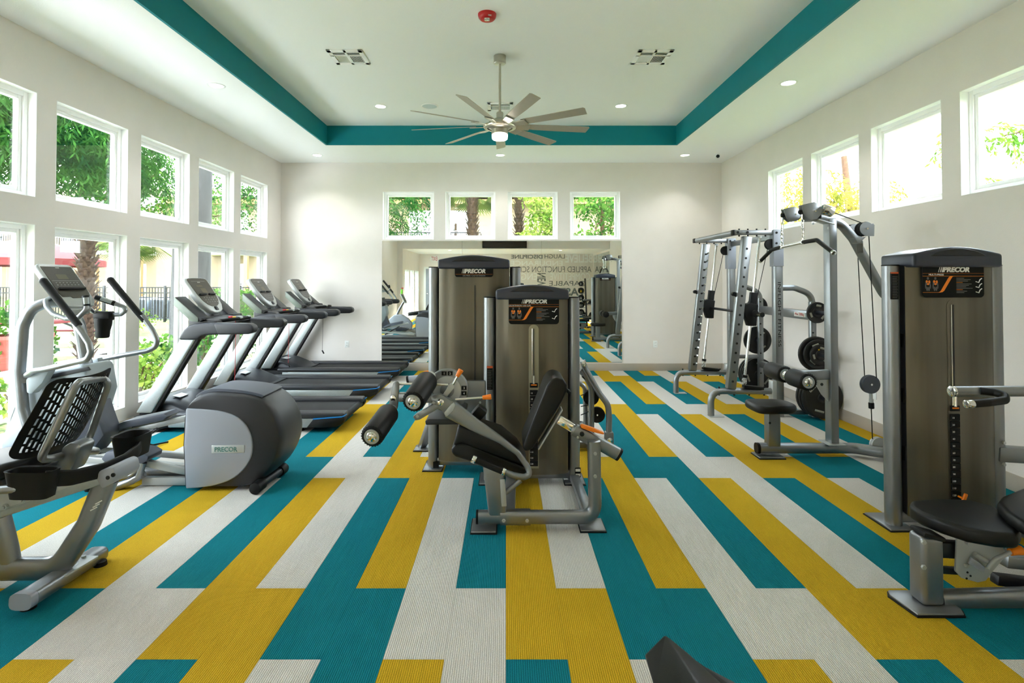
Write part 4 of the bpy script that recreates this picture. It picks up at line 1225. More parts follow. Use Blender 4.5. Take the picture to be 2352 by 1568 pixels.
# swing beam that loops round the seat end and becomes the hand grip
pth = [at(1034, 938, 3.30), at(1085, 972, 3.30), at(1150, 1010, 3.30), at(1190, 1040, 3.30), at(1212, 1072, 3.30), at(1217, 1088, 3.29), at(1205, 1096, 3.27), at(1178, 1091, 3.25), at(1156, 1082, 3.24)]
def taper(t):
    k = max(0.0, 1-t/.50)
    a, b_ = .018+.012*k, .0175+.040*k
    return [(a*math.copysign(abs(math.cos(q))**.75, math.cos(q)), b_*math.copysign(abs(math.sin(q))**.75, math.sin(q))) for q in [2*math.pi*(j+.5)/16 for j in range(16)]]
MB().sweep(fillet(pth, .08, 6), taper, up=(0, 0, 1)).build('swing_beam', SILVER, le)
MB().cyl(at(1158, 1083, 3.24), at(1091, 1055, 3.24), .021, n=18).build('hand_grip', FOAM, le)
for a_, c_ in (((1093, 1056), (1084, 1052)), ((1160, 1083.5), (1153, 1081))):
    MB().cyl(at(*a_, 3.24), at(*c_, 3.24), .025, n=18, bev=.004).build('grip_collar', CHROME, le)
# hub plate, cam disc, levers, rods
YH = 3.27
MB().prism([at(x, y, YH) for x, y in ((991, 908), (1012, 905), (1024, 912), (1046, 925), (1044, 940), (1024, 957), (1019, 950), (1008, 934), (996, 928), (990, 918))], (0, .035, 0), .008).build('hub_plate', SILVER, le)
MB().prism([at(x, y, YH-.008) for x, y in ((1020, 948), (1036, 928), (1043, 924), (1046, 930), (1041, 943), (1026, 957), (1022, 955))], (0, .05, 0), .004).build('hub_flange', SILVER2, le)
p = at(1013, 922.5, YH); MB().cyl(p, p+V((0, -.014, 0)), .021, n=24, bev=.004).build('pivot_bolt', CHROME, le)
p = at(1013, 922.5, YH-.014); MB().cyl(p, p+V((0, -.006, 0)), .008, n=6).build('bolt', SILVER, le)
p = at(997, 924, YH); MB().cyl(p, p+V((0, -.006, 0)), .010, n=12).build('bolt', SILVER, le)
MB().prism([at(x, y, YH+.01) for x, y in ((948, 957), (957, 949), (1005, 922), (1014, 934), (964, 964), (954, 966))], (0, .03, 0), .006).build('lower_link', SILVER, le)
p = at(959, 955, YH+.01); MB().cyl(p, p+V((0, -.008, 0)), .010, n=12).build('bolt', SILVER2, le)
MB().beam(at(916, 911, YH+.06), at(994, 914, YH+.06), .045, .055, bev=.008).build('leg_arm', SILVER, le)
cd = at(1027, 896, YH+.12)
MB().lathe([(0, 0), (.128, 0), (.134, .006), (.134, .022), (.128, .028), (0, .028)], cd+V((0, .03, 0)), (0, -1, 0), 40).build('cam_disc', SILVER, le)
MB().lathe([(.045, .028), (.088, .028), (.088, .036), (.045, .036)], cd+V((0, .03, 0)), (0, -1, 0), 40).build('cam_ring', SILVER2, le)
for a0, txt in ((80, '2'), (100, '1'), (8, '3'), (-10, '4')):
    q = cd + V((.108*math.cos(math.radians(a0)), 0, .108*math.sin(math.radians(a0))))
    MB().box(q.x-.016, q.x+.016, q.y-.003, q.y, q.z-.013, q.z+.013).build('number_plate', DECAL, le)
    text('lettering', txt, WHITEP, le, (q.x, q.y-.0034, q.z), (1, 0, 0), (0, 0, 1), height=.013, ext=.0004)
for p0, p1, k0 in (((1036, 890), (1052, 861), (1058, 851)), ((1046, 917), (1112, 912.5), (1126, 911))):
    MB().cyl(at(*p0, YH+.03), at(*p1, YH+.03), .0075, n=12).build('index_lever', CHROME, le)
    A, B_ = at(*p1, YH+.03), at(*k0, YH+.03)
    MB().lathe([(0, -.01), (.012, -.01), (.013, .0), (.017, (B_-A).length), (.016, (B_-A).length+.006), (0, (B_-A).length+.008)], A, B_-A, 16).build('lever_knob', ORANGE, le)
MB().prism([at(x, y, YH+.02) for x, y in ((1016, 908), (1024, 896), (1030, 884), (1040, 880), (1044, 890), (1034, 902), (1026, 912))], (0, .03, 0), .006).build('lever_bracket', SILVER2, le)
for y_ in (881,):
    MB().cyl(at(917, 881.5, YH+.10), at(1030, 883, YH+.10), .008, n=12).build('tie_rod', CHROME, le)
# outer arm plate with pivot
MB().prism([at(x, y, YH+.05) for x, y in ((892, 930), (897, 905), (902, 880), (908, 875), (914, 877), (916, 884), (915, 912), (912, 940), (903, 948), (894, 940))], (0, .03, 0), .008).build('outer_arm', SILVER, le)
p = at(903.5, 913.5, YH+.05); MB().cyl(p, p+V((0, -.012, 0)), .019, n=24, bev=.004).build('pivot_bolt', CHROME, le)
# rollers
def roller(A, B_, r, parent, name='roller_pad'):
    A, B_ = V(A), V(B_)
    ax = (B_-A).normalized(); L = (B_-A).length
    o = MB().lathe([(0, .004), (r*.62, .004), (r*.80, .0), (r*.93, .006), (r, .022), (r, L-.02), (r*.92, L-.004), (r*.6, L), (0, L)], A, ax, 32).build(name, FOAM, parent)
    b = MB()
    for k in range(24):
        an = 2*math.pi*k/24
        t0 = V((0, 0, 1)) if abs(ax.z) < .9 else V((1, 0, 0))
        e1 = ax.cross(t0).normalized(); e2 = ax.cross(e1)
        rr = e1*math.cos(an)+e2*math.sin(an)
        b.beam(A+rr*(r*.74)-ax*.0005, A+rr*(r*.97)+ax*.007, .004, .004, up=ax, bev=0)
    b.build('pad_pleats', BLACK, o)
    MB().lathe([(0, -.003), (r*.66, -.003), (r*.68, .004), (0, .006)], A, ax, 32).build('washer', SILVER2, o)
    MB().lathe([(0, -.016), (r*.18, -.016), (r*.34, -.012), (r*.46, -.003), (0, -.001)], A, ax, 28).build('dome_cap', CHROME, o)
    return o
roller(at(948.4, 923, 3.02), at(982, 873, 3.28), .0655, le)
roller(at(853.5, 1003, 2.95), at(893, 948, 3.25), .064, le)
MB().cyl(at(893, 948, 3.25), at(905, 935, 3.34), .022).build('roller_shaft', SILVER2, le)
MB().cyl(at(981, 874, 3.28), at(990, 862, 3.34), .03).build('roller_shaft', SILVER2, le)
# knee stop pad
MB().beam(at(1090, 939, 3.44), at(1110, 956, 3.44), .09, .09, up=(.55, 0, .83), bev=.015).build('knee_pad', VINYLB, le)
# drive housing behind the disc and ledge
MB().box(-.48, -.155, LEY-.04, LEY+.0, at(1050, 965, LEY).z, at(1050, 872, LEY).z, .008).build('drive_plate', SILVER, le)
MB().prism([at(x, y, 3.50) for x, y in ((976, 967), (984, 962), (1050, 962), (1062, 966), (1062, 975), (978, 976))], (0, .5, 0), .006).build('drive_ledge', CHARC, le)
p = at(1103, 924, LEY-.04); MB().cyl(p, p+V((0, -.008, 0)), .009, n=6).build('bolt', SILVER2, le)

# ---------------- leg press (behind, left) : we see its back
lp = empty('leg_press_machine', (-.2, 4.7, 0), 'tall leg press machine tower with small plain PRECOR plate, behind the leg extension machine'.replace('PRECOR ', ''), 'weight machine')
LPY = 4.42
y0, y1, pf, pb = tower(lp, -.258, .335, LPY, 1.642, .044)
decal(lp, at(1089, 625, y0).x, at(1089, 636, y0).z, at(1089, 614.5, y0).z, .31, y0-.005, 'LEG PRESS / CALF EXTENSION', False)
decal(lp, -.258, 1.45, 1.642, .378, y1+.005, 'LEG PRESS / CALF EXTENSION', True, 1)
MB().box(at(1091, 800, y0).x-.004, at(1091, 800, y0).x+.004, y0-.006, y0, .1, 1.5).build('rod_shade_strip', CHARC, lp)  # dark strip stands in for the shading along a rod line
p = at(1005, 1066, LPY-.04); q = p
MB().box(p.x-.035, p.x+.01, LPY-.048, LPY-.03, at(1000, 1074, LPY).z, at(1000, 1056, LPY).z).build('serial_label', DECAL, lp)
# left leg and press arm stub
MB().beam(at(968, 1028, 4.93), at(990, 965, 4.80), .06, .05, bev=.01).build('frame_leg', SILVER, lp)
A = atZ(955, 1028, 0); MB().box(A.x, A.x+.16, 4.84, 5.0, .004, .016, .004).build('foot_plate', SILVER, lp)
MB().box(A.x-.006, A.x+.166, 4.834, 5.006, 0, .008, .003).build('foot_pad', BLACK, lp)
MB().beam(at(968, 1028, 4.93), V((-.56, 5.0, .3)), .05, .05).build('frame_leg', SILVER, lp)
MB().cyl(at(939, 872, 4.8), at(990, 868, 4.8), .036, n=20).build('press_tube', PALE, lp)
MB().cyl(at(935, 873, 4.8), at(940, 872, 4.8), .037, n=20).build('end_cap', BLACK, lp)
MB().cyl(at(974, 855, 4.75), at(990, 853, 4.75), .012, n=12).build('orange_tip', ORANGE, lp)
# right frame tubes, pulleys, hinge
YP = 4.75
MB().oval([at(1332, 850, YP), at(1345, 862, YP), at(1358, 890, YP), at(1358, 1000, YP), V((at(1358, 1000, YP).x, YP, .04))], .026, .03, 16, fil=.12, up=(0, 1, 0)).build('frame_tube', SILVER, lp)
MB().oval([at(1300, 880, YP+.1), at(1334, 880, YP+.1), at(1344, 890, YP+.1), at(1346, 1000, YP+.1)], .022, .03, 16, fil=.08, up=(0, 1, 0)).build('frame_tube', SILVER, lp)
MB().oval([at(1338, 828, YP-.03), at(1345, 848, YP-.03), at(1378, 905, YP-.03), at(1397, 930, YP-.03), at(1399, 960, YP-.03), at(1398, 1005, YP-.03)], .026, .032, 16, fil=.14, up=(0, 1, 0)).build('frame_arm', SILVER, lp)
MB().beam(at(1398, 990, YP-.03), at(1399, 1018, YP-.03), .075, .075, up=(1, 0, 0), bev=.012).build('hinge_block', SILVER, lp)
for x, y in ((1341, 835), (1400.5, 1010.5)):
    p = at(x, y, YP-.075); MB().cyl(p, p+V((0, -.012, 0)), .024, n=24, bev=.004).build('pivot_bolt', CHROME, lp)
for x, y in ((1358, 913), (1372, 953)):
    p = at(x, y, YP+.02)
    pl = MB().lathe([(0, 0), (.066, 0), (.070, .004), (.066, .012), (.066, .020), (.070, .028), (.066, .032), (0, .032)], p, (0, 1, 0), 32).build('pulley', BLACK, lp)
    MB().cyl(p, p+V((0, -.003, 0)), .007).build('axle', CHROME, pl)
for a_, c_ in (((1334, 908), (1352, 901)), ((1334, 933), (1352, 930)), ((1334, 953), (1360, 941)), ((1360, 966), (1374, 970))):
    MB().cyl(at(*a_, YP+.03), at(*c_, YP+.03), .004, n=8).build('cable', BLACK, lp)
MB().beam(at(1340, 860, YP), at(1352, 872, YP), .04, .05, bev=.006).build('rubber_stop', BLACK, lp)
MB().beam(V((-.55, 4.9, .05)), V((.80, 4.9, .05)), .07, .06, bev=.01).build('floor_rail', SILVER, lp)
MB().beam(V((.76, 4.72, .05)), V((.76, 5.6, .05)), .07, .06, bev=.01).build('floor_rail', SILVER, lp)
MB().beam(V((-.4, 5.9, .05)), V((.8, 5.55, .05)), .07, .06, bev=.01).build('floor_rail', SILVER, lp)
MB().box(-.15, .30, 5.35, 5.75, .38, .46, .03, 3).build('seat_pad', VINYLB, lp)
MB().beam((.32, 5.55, .42), (.55, 5.55, 1.0), .40, .08, bev=.03).build('back_pad', VINYLB, lp)
MB().box(.0, .12, 5.5, 5.6, .06, .38, .008).build('seat_post', SILVER, lp)
MB().box(-.70, -.64, 4.95, 5.6, .45, 1.0, .01).build('foot_platform', CHARC, lp)
MB().beam((-.64, 5.2, .5), (-.45, 4.9, .06), .06, .05).build('platform_leg', SILVER, lp)

# ================================================================== MULTI PRESS (right foreground)
mp = empty('multi_press_machine', (2.6, 2.9, 0), 'shoulder and chest press machine with MULTI-PRESS decal and black seat, right foreground'.replace(', right foreground', ' near the right wall'), 'weight machine')
MPY = 3.385
y0, y1, pf, pb = tower(mp, 2.752, .3225, MPY, 1.628, .047, zhood=.115)
dc = at(2186, 640, y0)
decal(mp, dc.x, at(2186, 683, y0).z, 1.628, .378, y0-.005, 'MULTI-PRESS')
decal(mp, 2.752, 1.545, 1.628, .31, y1+.005, 'MULTI-PRESS', False, 1)
stack_slot(mp, at(2190, 900, y0).x, y0, at(2190, 1165, y0).z, at(2190, 688, y0).z, at(2190, 932, y0).z, at(2190, 1137, y0).z, .07, SMOKE)
p = at(2055, 656, MPY-.047)
wl = MB().box(p.x-.022, p.x+.022, MPY-.051, MPY-.036, p.z-.085, p.z+.085, .002).build('warning_label', DECAL, mp)
MB().box(p.x-.022, p.x+.022, MPY-.0515, MPY-.04, p.z+.075, p.z+.085).build('label_stripe', bpy.data.materials['warning_red'], wl)
b = MB()
for k in range(14): b.box(p.x-.017, p.x+.012+.004*(k % 2), MPY-.0516, MPY-.0508, p.z-.075+k*.010, p.z-.0725+k*.010)
b.build('label_lines', GREY2, wl)
YQ = 2.56
A, B_ = atZ(2080, 1395, 0).x, atZ(2184, 1395, 0).x
MB().prism([V((A, YQ-.09, .005)), V((B_, YQ-.09, .005)), V((B_+.02, YQ-.05, .005)), V((B_+.02, YQ+.1, .005)), V((A, YQ+.1, .005)), V((A-.02, YQ+.06, .005))], (0, 0, .012), .005).build('foot_plate', SILVER, mp)
MB().prism([V((A-.006, YQ-.097, 0)), V((B_+.004, YQ-.097, 0)), V((B_+.027, YQ-.055, 0)), V((B_+.027, YQ+.106, 0)), V((A, YQ+.106, 0)), V((A-.027, YQ+.065, 0))], (0, 0, .008), .003).build('foot_pad', BLACK, mp)
pc = at(2131, 1300, YQ)
post = MB().box(pc.x-.052, pc.x+.052, YQ-.04, YQ+.06, .015, .335, .022, 4).build('seat_post', SILVER, mp)
MB().beam((pc.x-.05, YQ+.0, .352), (pc.x+.052, YQ, .325), .095, .022, bev=.008).build('post_cap', BLACK, post)
for y_ in (1244, 1301):
    p = at(2120, y_, YQ-.04); MB().cyl(p, p+V((0, -.01, 0)), .011, n=6).build('bolt', SILVER2, post)
MB().oval([at(2156, 1377, YQ+.01), at(2352, 1372, YQ+.01), V((3.2, YQ+.02, .08))], .045, .036, 18, up=(0, 1, 0), sq=.7).build('base_tube', SILVER, mp)
MB().beam((3.1, YQ, .06), (3.05, MPY, .06), .07, .07, bev=.012).build('floor_rail', SILVER, mp)
MB().beam(at(2150, 1258, YQ+.05), at(2210, 1262, YQ+.05), .05, .075, bev=.008).build('seat_slide', CHARC, mp)
MB().beam(at(2150, 1307, YQ+.05), at(2210, 1311, YQ+.05), .03, .03, bev=.006).build('seat_slide', CHARC, mp)
br = MB().prism([at(x, y, YQ-.0) for x, y in ((2199, 1230), (2297, 1236), (2313, 1276), (2283, 1310), (2265, 1334), (2247, 1338), (2210, 1328), (2195, 1312))], (0, .012, 0), .004).build('seat_bracket', SILVER2, mp)
for x, y in ((2219, 1245), (2217, 1297), (2310, 1262)):
    p = at(x, y, YQ); MB().cyl(p, p+V((0, -.018, 0)), .009, n=8).build('bolt', SILVER2, br)
for x, y in ((2222, 1314), (2229, 1322), (2220, 1328)):
    p = at(x, y, YQ); MB().cyl(p, p+V((0, -.0015, 0)), .005, n=10).build('bolt_hole', HOLE, br)
MB().prism([at(x, y, YQ-.03) for x, y in ((2224, 1294), (2232, 1280), (2264, 1302), (2262, 1311), (2255, 1312))], (0, .01, 0), .003).build('lever_plate', PALE, br)
MB().cyl(at(2238, 1272, YQ-.02), at(2276, 1294, YQ-.02), .011, n=12).build('lever_spring', SILVER2, br)
MB().tube([at(2268, 1306, YQ-.04), at(2286, 1284, YQ-.04), at(2324, 1266, YQ-.04)], .010, 12, .03).build('adjust_lever', SILVER2, mp)
A, B_ = at(2322, 1267, YQ-.04), at(2347, 1262, YQ-.04)
MB().lathe([(0, -.004), (.016, -.004), (.018, .02), (.022, .045), (.018, .052), (0, .053)], A, B_-A, 18).build('lever_knob', ORANGE, mp)
MB().beam(at(2283, 1328, YQ+.12), at(2400, 1343, YQ+.12), .05, .05, bev=.008).build('seat_rail', CHARC, mp)
MB().beam(at(2305, 1286, YQ+.12), at(2400, 1296, YQ+.12), .05, .06, bev=.008).build('seat_rail', SILVER, mp)
zs = .415
sp = [(2087, 1158), (2092, 1147), (2150, 1142), (2225, 1145), (2285, 1160), (2330, 1192), (2346, 1212), (2338, 1227), (2290, 1224), (2220, 1212), (2160, 1193), (2112, 1174)]
MB().prism([atZ(x, y, zs) for x, y in sp], (0, 0, -.07), .022, 4).build('seat_pad', VINYLB, mp)
bpd = [(2290, 1150), (2300, 1137), (2350, 1117), (2420, 1112), (2470, 1150), (2450, 1195), (2400, 1212), (2345, 1196), (2308, 1172)]
MB().prism([atZ(x, y, .47) for x, y in bpd], (0, 0, -.065), .022, 4).build('back_pad', VINYLB, mp)
MB().beam(V((2.65, 2.72, .40)), V((2.75, 2.80, .12)), .06, .05).build('pad_support', SILVER, mp)
YB_ = 2.72
MB().cyl(at(2190, 898.5, YB_), V((3.2, YB_, at(2352, 897, YB_).z)), .027, n=22).build('press_bar', SILVER, mp)
MB().cyl(at(2184, 898.5, YB_), at(2191, 898.5, YB_), .028, n=22, bev=.004).build('bar_cap', CHROME, mp)
MB().tube([at(2252, 897, YB_-.02), at(2285, 901, YB_-.05), at(2308, 908, YB_-.09), at(2308, 919, YB_-.12), at(2270, 924, YB_-.14), at(2232, 927, YB_-.14)], .019, 16, .03).build('press_grip', FOAM, mp)
MB().cyl(at(2235, 927, YB_-.14), at(2218, 928, YB_-.14), .0195, n=20, bev=.003).build('grip_cap', CHROME, mp)
MB().beam(V((3.2, YB_, at(2352, 897, YB_).z)), V((3.22, MPY-.1, 1.25)), .06, .07).build('press_lever', SILVER, mp)
MB().beam(at(2286, 1040, MPY-.02), V((3.5, MPY-.02, at(2352, 1048, MPY).z)), .07, .095, bev=.012).build('tower_arm', SILVER, mp)
for y_ in (1016, 1066):
    p = at(2304, y_, MPY-.055); MB().cyl(p, p+V((0, -.012, 0)), .010, n=6).build('bolt', SILVER2, mp)
MB().beam((3.48, MPY-.02, .05), (3.48, MPY-.02, .72), .07, .07).build('arm_post', SILVER, mp)

# ================================================================== LAT PULLDOWN
lt = empty('lat_pulldown_machine', (2.8, 4.72, 0), 'silver lat pulldown machine with hanging bar, chains, cable pulleys and small black seat', 'weight machine')
LY = 4.72
# base tube
bt = [at(1742, 1042, LY), at(1800, 1042, LY), at(1960, 1041, LY), V((3.22, LY-.12, 0)), V((3.60, LY-.22, 0))]
for q in bt: q.z = .07
bt[2].x, bt[2].y = 3.05, LY
MB().oval(bt, .042, .045, 18, fil=.15, sq=.8).build('base_tube', SILVER, lt)
MB().oval([bt[0]+V((-.02, 0, 0)), bt[0]+V((.004, 0, 0))], .043, .046, 18, sq=.8).build('end_cap', BLACK, lt)
MB().box(bt[0].x-.03, bt[0].x+.19, LY-.09, LY+.07, .005, .017, .005).build('foot_plate', SILVER, lt)
MB().box(bt[0].x-.036, bt[0].x+.196, LY-.096, LY+.076, 0, .009, .003).build('foot_pad', BLACK, lt)
MB().box(3.55, 3.65, LY-.5, LY+.3, .02, .1, .012).build('rear_foot', SILVER, lt)
# upright
ux = 2.862
zt = at(1893, 502, LY).z
MB().box(ux-.035, ux+.035, LY-.045, LY+.05, .115, zt, .008, 3).build('upright', SILVER, lt)
MB().box(ux-.075, ux+.075, LY-.08, LY+.085, .11, .122, .004).build('upright_flange', SILVER2, lt)
# boom
bm_ = [at(1856, 497, LY), at(1885, 500, LY), at(1930, 512, LY), at(1960, 548, LY), at(2028, 672, LY), V((3.56, LY, 1.18))]
MB().oval(bm_, .036, .042, 20, fil=.2, up=(0, 1, 0), sq=.8, seg=8).build('boom', SILVER, lt)
MB().box(3.52, 3.60, LY-.04, LY+.04, .1, 1.24, .01).build('rear_post', SILVER, lt)
MB().beam(at(1872, 505, LY), at(1910, 516, LY), .10, .012, up=(.2, 0, 1), bev=.003).build('boom_plate', SILVER2, lt)
for x, y in ((1868, 511), (1903, 521)):
    p = at(x, y, LY-.03); MB().cyl(p, p+V((0, 0, -.02)), .009, n=8).build('bolt', SILVER2, lt)
# two pulley housings
def housing(cx_, cy_, Y, k, name):
    px = [(-23, -14), (2, -20), (14, -14), (20, -4), (16, 6), (8, 15), (-6, 17), (-16, 10), (-21, 0)]
    o = MB().prism([at(cx_+x*k, cy_+y*k, Y-.03) for x, y in px], (0, .008, 0), .002).prism([at(cx_+x*k, cy_+y*k, Y-.03)+V((0, .052, 0)) for x, y in px], (0, .008, 0), .002).build(name, SILVER, lt)
    c = at(cx_, cy_, Y)
    MB().lathe([(0, -.02), (.06, -.02), (.052, -.008), (.052, .008), (.06, .02), (0, .02)], c, (0, 1, 0), 28).build('pulley', BLACK, o)
    MB().cyl(c+V((0, -.036, 0)), c+V((0, -.02, 0)), .007, n=8).build('axle', CHROME, o)
    e_ = at(cx_-23*k-3, cy_-2*k+3, Y)
    MB().ball(e_, .022).build('cable_ball', BLACK, o)
    return o
YA, YC = 4.865, 4.53
housing(1823, 493, YA, .95, 'pulley_housing')
housing(1868, 486, YC, 1.12, 'pulley_housing')
MB().cyl(at(1889, 480, YC-.03), at(1911, 487, YC-.03), .044, n=28, bev=.003).build('top_roll', CHROME, lt)
MB().beam(at(1872, 497, YC), at(1855, 505, YA), .10, .035, bev=.008).build('pulley_yoke', CHARC, lt)
# rear pulleys and cables
for (cx_, cy_, Y) in ((1958, 530, YA), (1984, 526, YC)):
    c = at(cx_, cy_, Y)
    o = MB().lathe([(0, -.03), (.060, -.03), (.060, -.022), (.05, -.015), (.05, .015), (.060, .022), (.060, .03), (0, .03)], c, (0, 1, 0), 32).build('rear_pulley', BLACK, lt)
    ol_ = [c+V((.058*math.cos(math.radians(q)), -.038, .058*math.sin(math.radians(q)))) for q in range(45, 315, 15)]+[c+V((-.01, -.038, -.062)), c+V((.062, -.038, -.062)), c+V((.066, -.038, .03)), c+V((.055, -.038, .045))]
    MB().prism(ol_, (0, .007, 0), .001, 1).build('pulley_plate', SILVER, o)
    MB().cyl(c+V((0, -.05, 0)), c+V((0, -.035, 0)), .009, n=8).build('axle', CHROME, o)
MB().prism([at(x, y, YC-.03) for x, y in ((1964, 546), (1990, 543), (1980, 553), (1975, 558), (1969, 557))], (0, .08, 0), .003).build('pulley_bracket', SILVER, lt)
MB().beam(at(1974, 556, YC+.0), at(1976, 580, LY), .05, .03, bev=.004).build('pulley_bracket', SILVER, lt)
def cable(pts): MB().tube(pts, .004, 8).build('cable', BLACK, lt)
cable([at(1907, 485, YC), at(1977, 511, YC)])
cable([at(1900, 503, YA), at(1952, 518, YA)])
cable([at(1969, 538, YA), at(1971, 600, YA-.03), at(1986, 866, LY-.03)])
cable([at(1995, 530, YC), at(2013, 868, LY-.08)])
c = at(1998, 882, LY-.06)
fp = MB().lathe([(0, -.02), (.078, -.02), (.08, -.012), (.072, 0), (.08, .012), (.078, .02), (0, .02)], c, (0, 1, 0), 32).build('floating_pulley', SLATE, lt)
MB().cyl(c+V((0, -.026, 0)), c+V((0, -.018, 0)), .009, n=8).build('axle', CHROME, fp)
MB().cyl(at(2000, 903, LY-.06), at(2001, 922, LY-.06), .013, n=12).cyl(at(2001, 916, LY-.06), at(2001, 926, LY-.06), .017, n=12).build('swivel', SILVER2, lt)
MB().cyl(at(2001, 924, LY-.06), at(2001.5, 938, LY-.06), .022, n=14, bev=.005).build('cable_stop', BLACK, lt)
cable([at(2001, 936, LY-.06), at(2004, 1008, LY-.06)])
c = at(2017, 1021, LY-.05)
o = MB().lathe([(0, -.02), (.066, -.02), (.066, -.012), (.055, 0), (.066, .012), (.066, .02), (0, .02)], c, (0, 1, 0), 32).build('base_pulley', SILVER2, lt)
# lat bar with chains
LX = 2.5
bp = [at(1748, 598, 5.26), at(1772, 574, 5.05), at(1795, 567, 4.86), at(1845, 556, 4.52), at(1876, 551, 4.33), at(1913, 579, 4.10)]
MB().tube([bp[2]+(bp[3]-bp[2])*-.06, bp[3]+(bp[3]-bp[2])*.06], .013, 14).build('lat_bar', CHROME, lt)
MB().tube([bp[2], bp[1], bp[0]], .017, 14, .05).build('bar_grip', BLACK, lt)
MB().tube([bp[3], bp[4], bp[5]], .017, 14, .05).build('bar_grip', BLACK, lt)
for p, q in ((bp[0], bp[1]), (bp[5], bp[4])):
    d = (p-q).normalized()
    MB().cyl(p-d*.004, p+d*.022, .018, n=16, bev=.003).build('grip_cap', CHROME, lt)
for p, top_ in ((bp[2], at(1797, 505, 4.86)), (bp[3], at(1843, 498, 4.53))):
    MB().box(p.x-.012, p.x+.012, p.y-.02, p.y+.02, p.z-.018, p.z+.02, .005).build('bar_clevis', CHROME, lt)
    d = top_-p
    b = MB()
    # carabiner
    c0 = p+d*.72
    b.tube([c0+V((0, 0, -.05)), c0+V((0, .016, -.035)), c0+V((0, .018, .03)), c0+V((0, 0, .05)), c0+V((0, -.018, .03)), c0+V((0, -.016, -.035)), c0+V((0, -.0, -.05))], .0038, 8, .012)
    ch = b.build('carabiner', CHROME, lt)
    nl = 7
    for k in range(nl):
        c1 = p+V((0, 0, .03))+ (d*.53)*((k+.5)/nl)
        s_ = V((0, .008, 0)) if k % 2 else V((.008, 0, 0))
        h_ = V((0, 0, .019))
        MB().tube([c1-h_, c1-h_*.6+s_, c1+h_*.6+s_, c1+h_, c1+h_*.6-s_, c1-h_*.6-s_, c1-h_], .0032, 6, .008).build('chain_link', CHROME, lt)
    MB().cyl(p+V((0, 0, .0)), p+V((0, 0, .035)), .008, n=10).build('swivel', CHROME, lt)
    MB().cyl(top_+V((0, 0, -.02)), top_+V((0, 0, .02)), .010, n=10).build('hook', CHROME, lt)
# leg hold-down rollers
RX = 2.49
zr = .70
roller(V((RX, 4.42, zr)), V((RX, 4.68, zr)), .075, lt)
roller(V((RX, 4.78, zr)), V((RX, 5.06, zr)), .075, lt)
MB().cyl((RX, 4.44, zr), (RX, 5.0, zr), .02).build('roller_shaft', CHROME, lt)
MB().lathe([(0, 0), (.052, .0), (.052, .03), (0, .03)], (RX, 4.70, zr), (0, 1, 0), 28).build('roller_collar', CHROME, lt)
MB().beam((RX, 4.72, zr), (ux, 4.72, zr+.015), .06, .085, bev=.01).build('roller_arm', SILVER, lt)
MB().prism([V((x, 4.70, z)) for x, z in ((ux-.04, zr-.02), (ux-.15, zr-.02), (ux-.14, zr-.09), (ux-.10, zr-.16), (ux-.04, zr-.22))], (0, .012, 0), .002).build('arm_gusset', SILVER2, lt)
MB().cyl((ux-.10, 4.699, zr-.07), (ux-.10, 4.697, zr-.07), .013, n=14).build('bolt_hole', HOLE, lt)
# seat
sc_ = at(1771, 946, LY)
MB().box(sc_.x-.045, sc_.x+.065, LY-.04, LY+.04, .09, .40, .01, 3).build('seat_post', SILVER, lt)
p = at(1768, 971, LY-.042); MB().cyl(p, p+V((0, -.004, 0)), .010, n=12).build('bolt_hole', HOLE, lt)
MB().cyl(at(1786, 970, LY-.01), at(1790, 970, LY-.01), .008, n=10).build('pull_pin', BLACK, lt)
sp = []
for k in range(28):
    an = 2*math.pi*k/28
    c_, s_ = math.cos(an), math.sin(an)
    sp.append(V((sc_.x+.01+.19*math.copysign(abs(c_)**.55, c_), LY+.02+.165*math.copysign(abs(s_)**.6, s_)*(1-.15*c_), .395)))
MB().prism(sp, (0, 0, .07), .026, 4).build('seat_pad', VINYLB, lt)

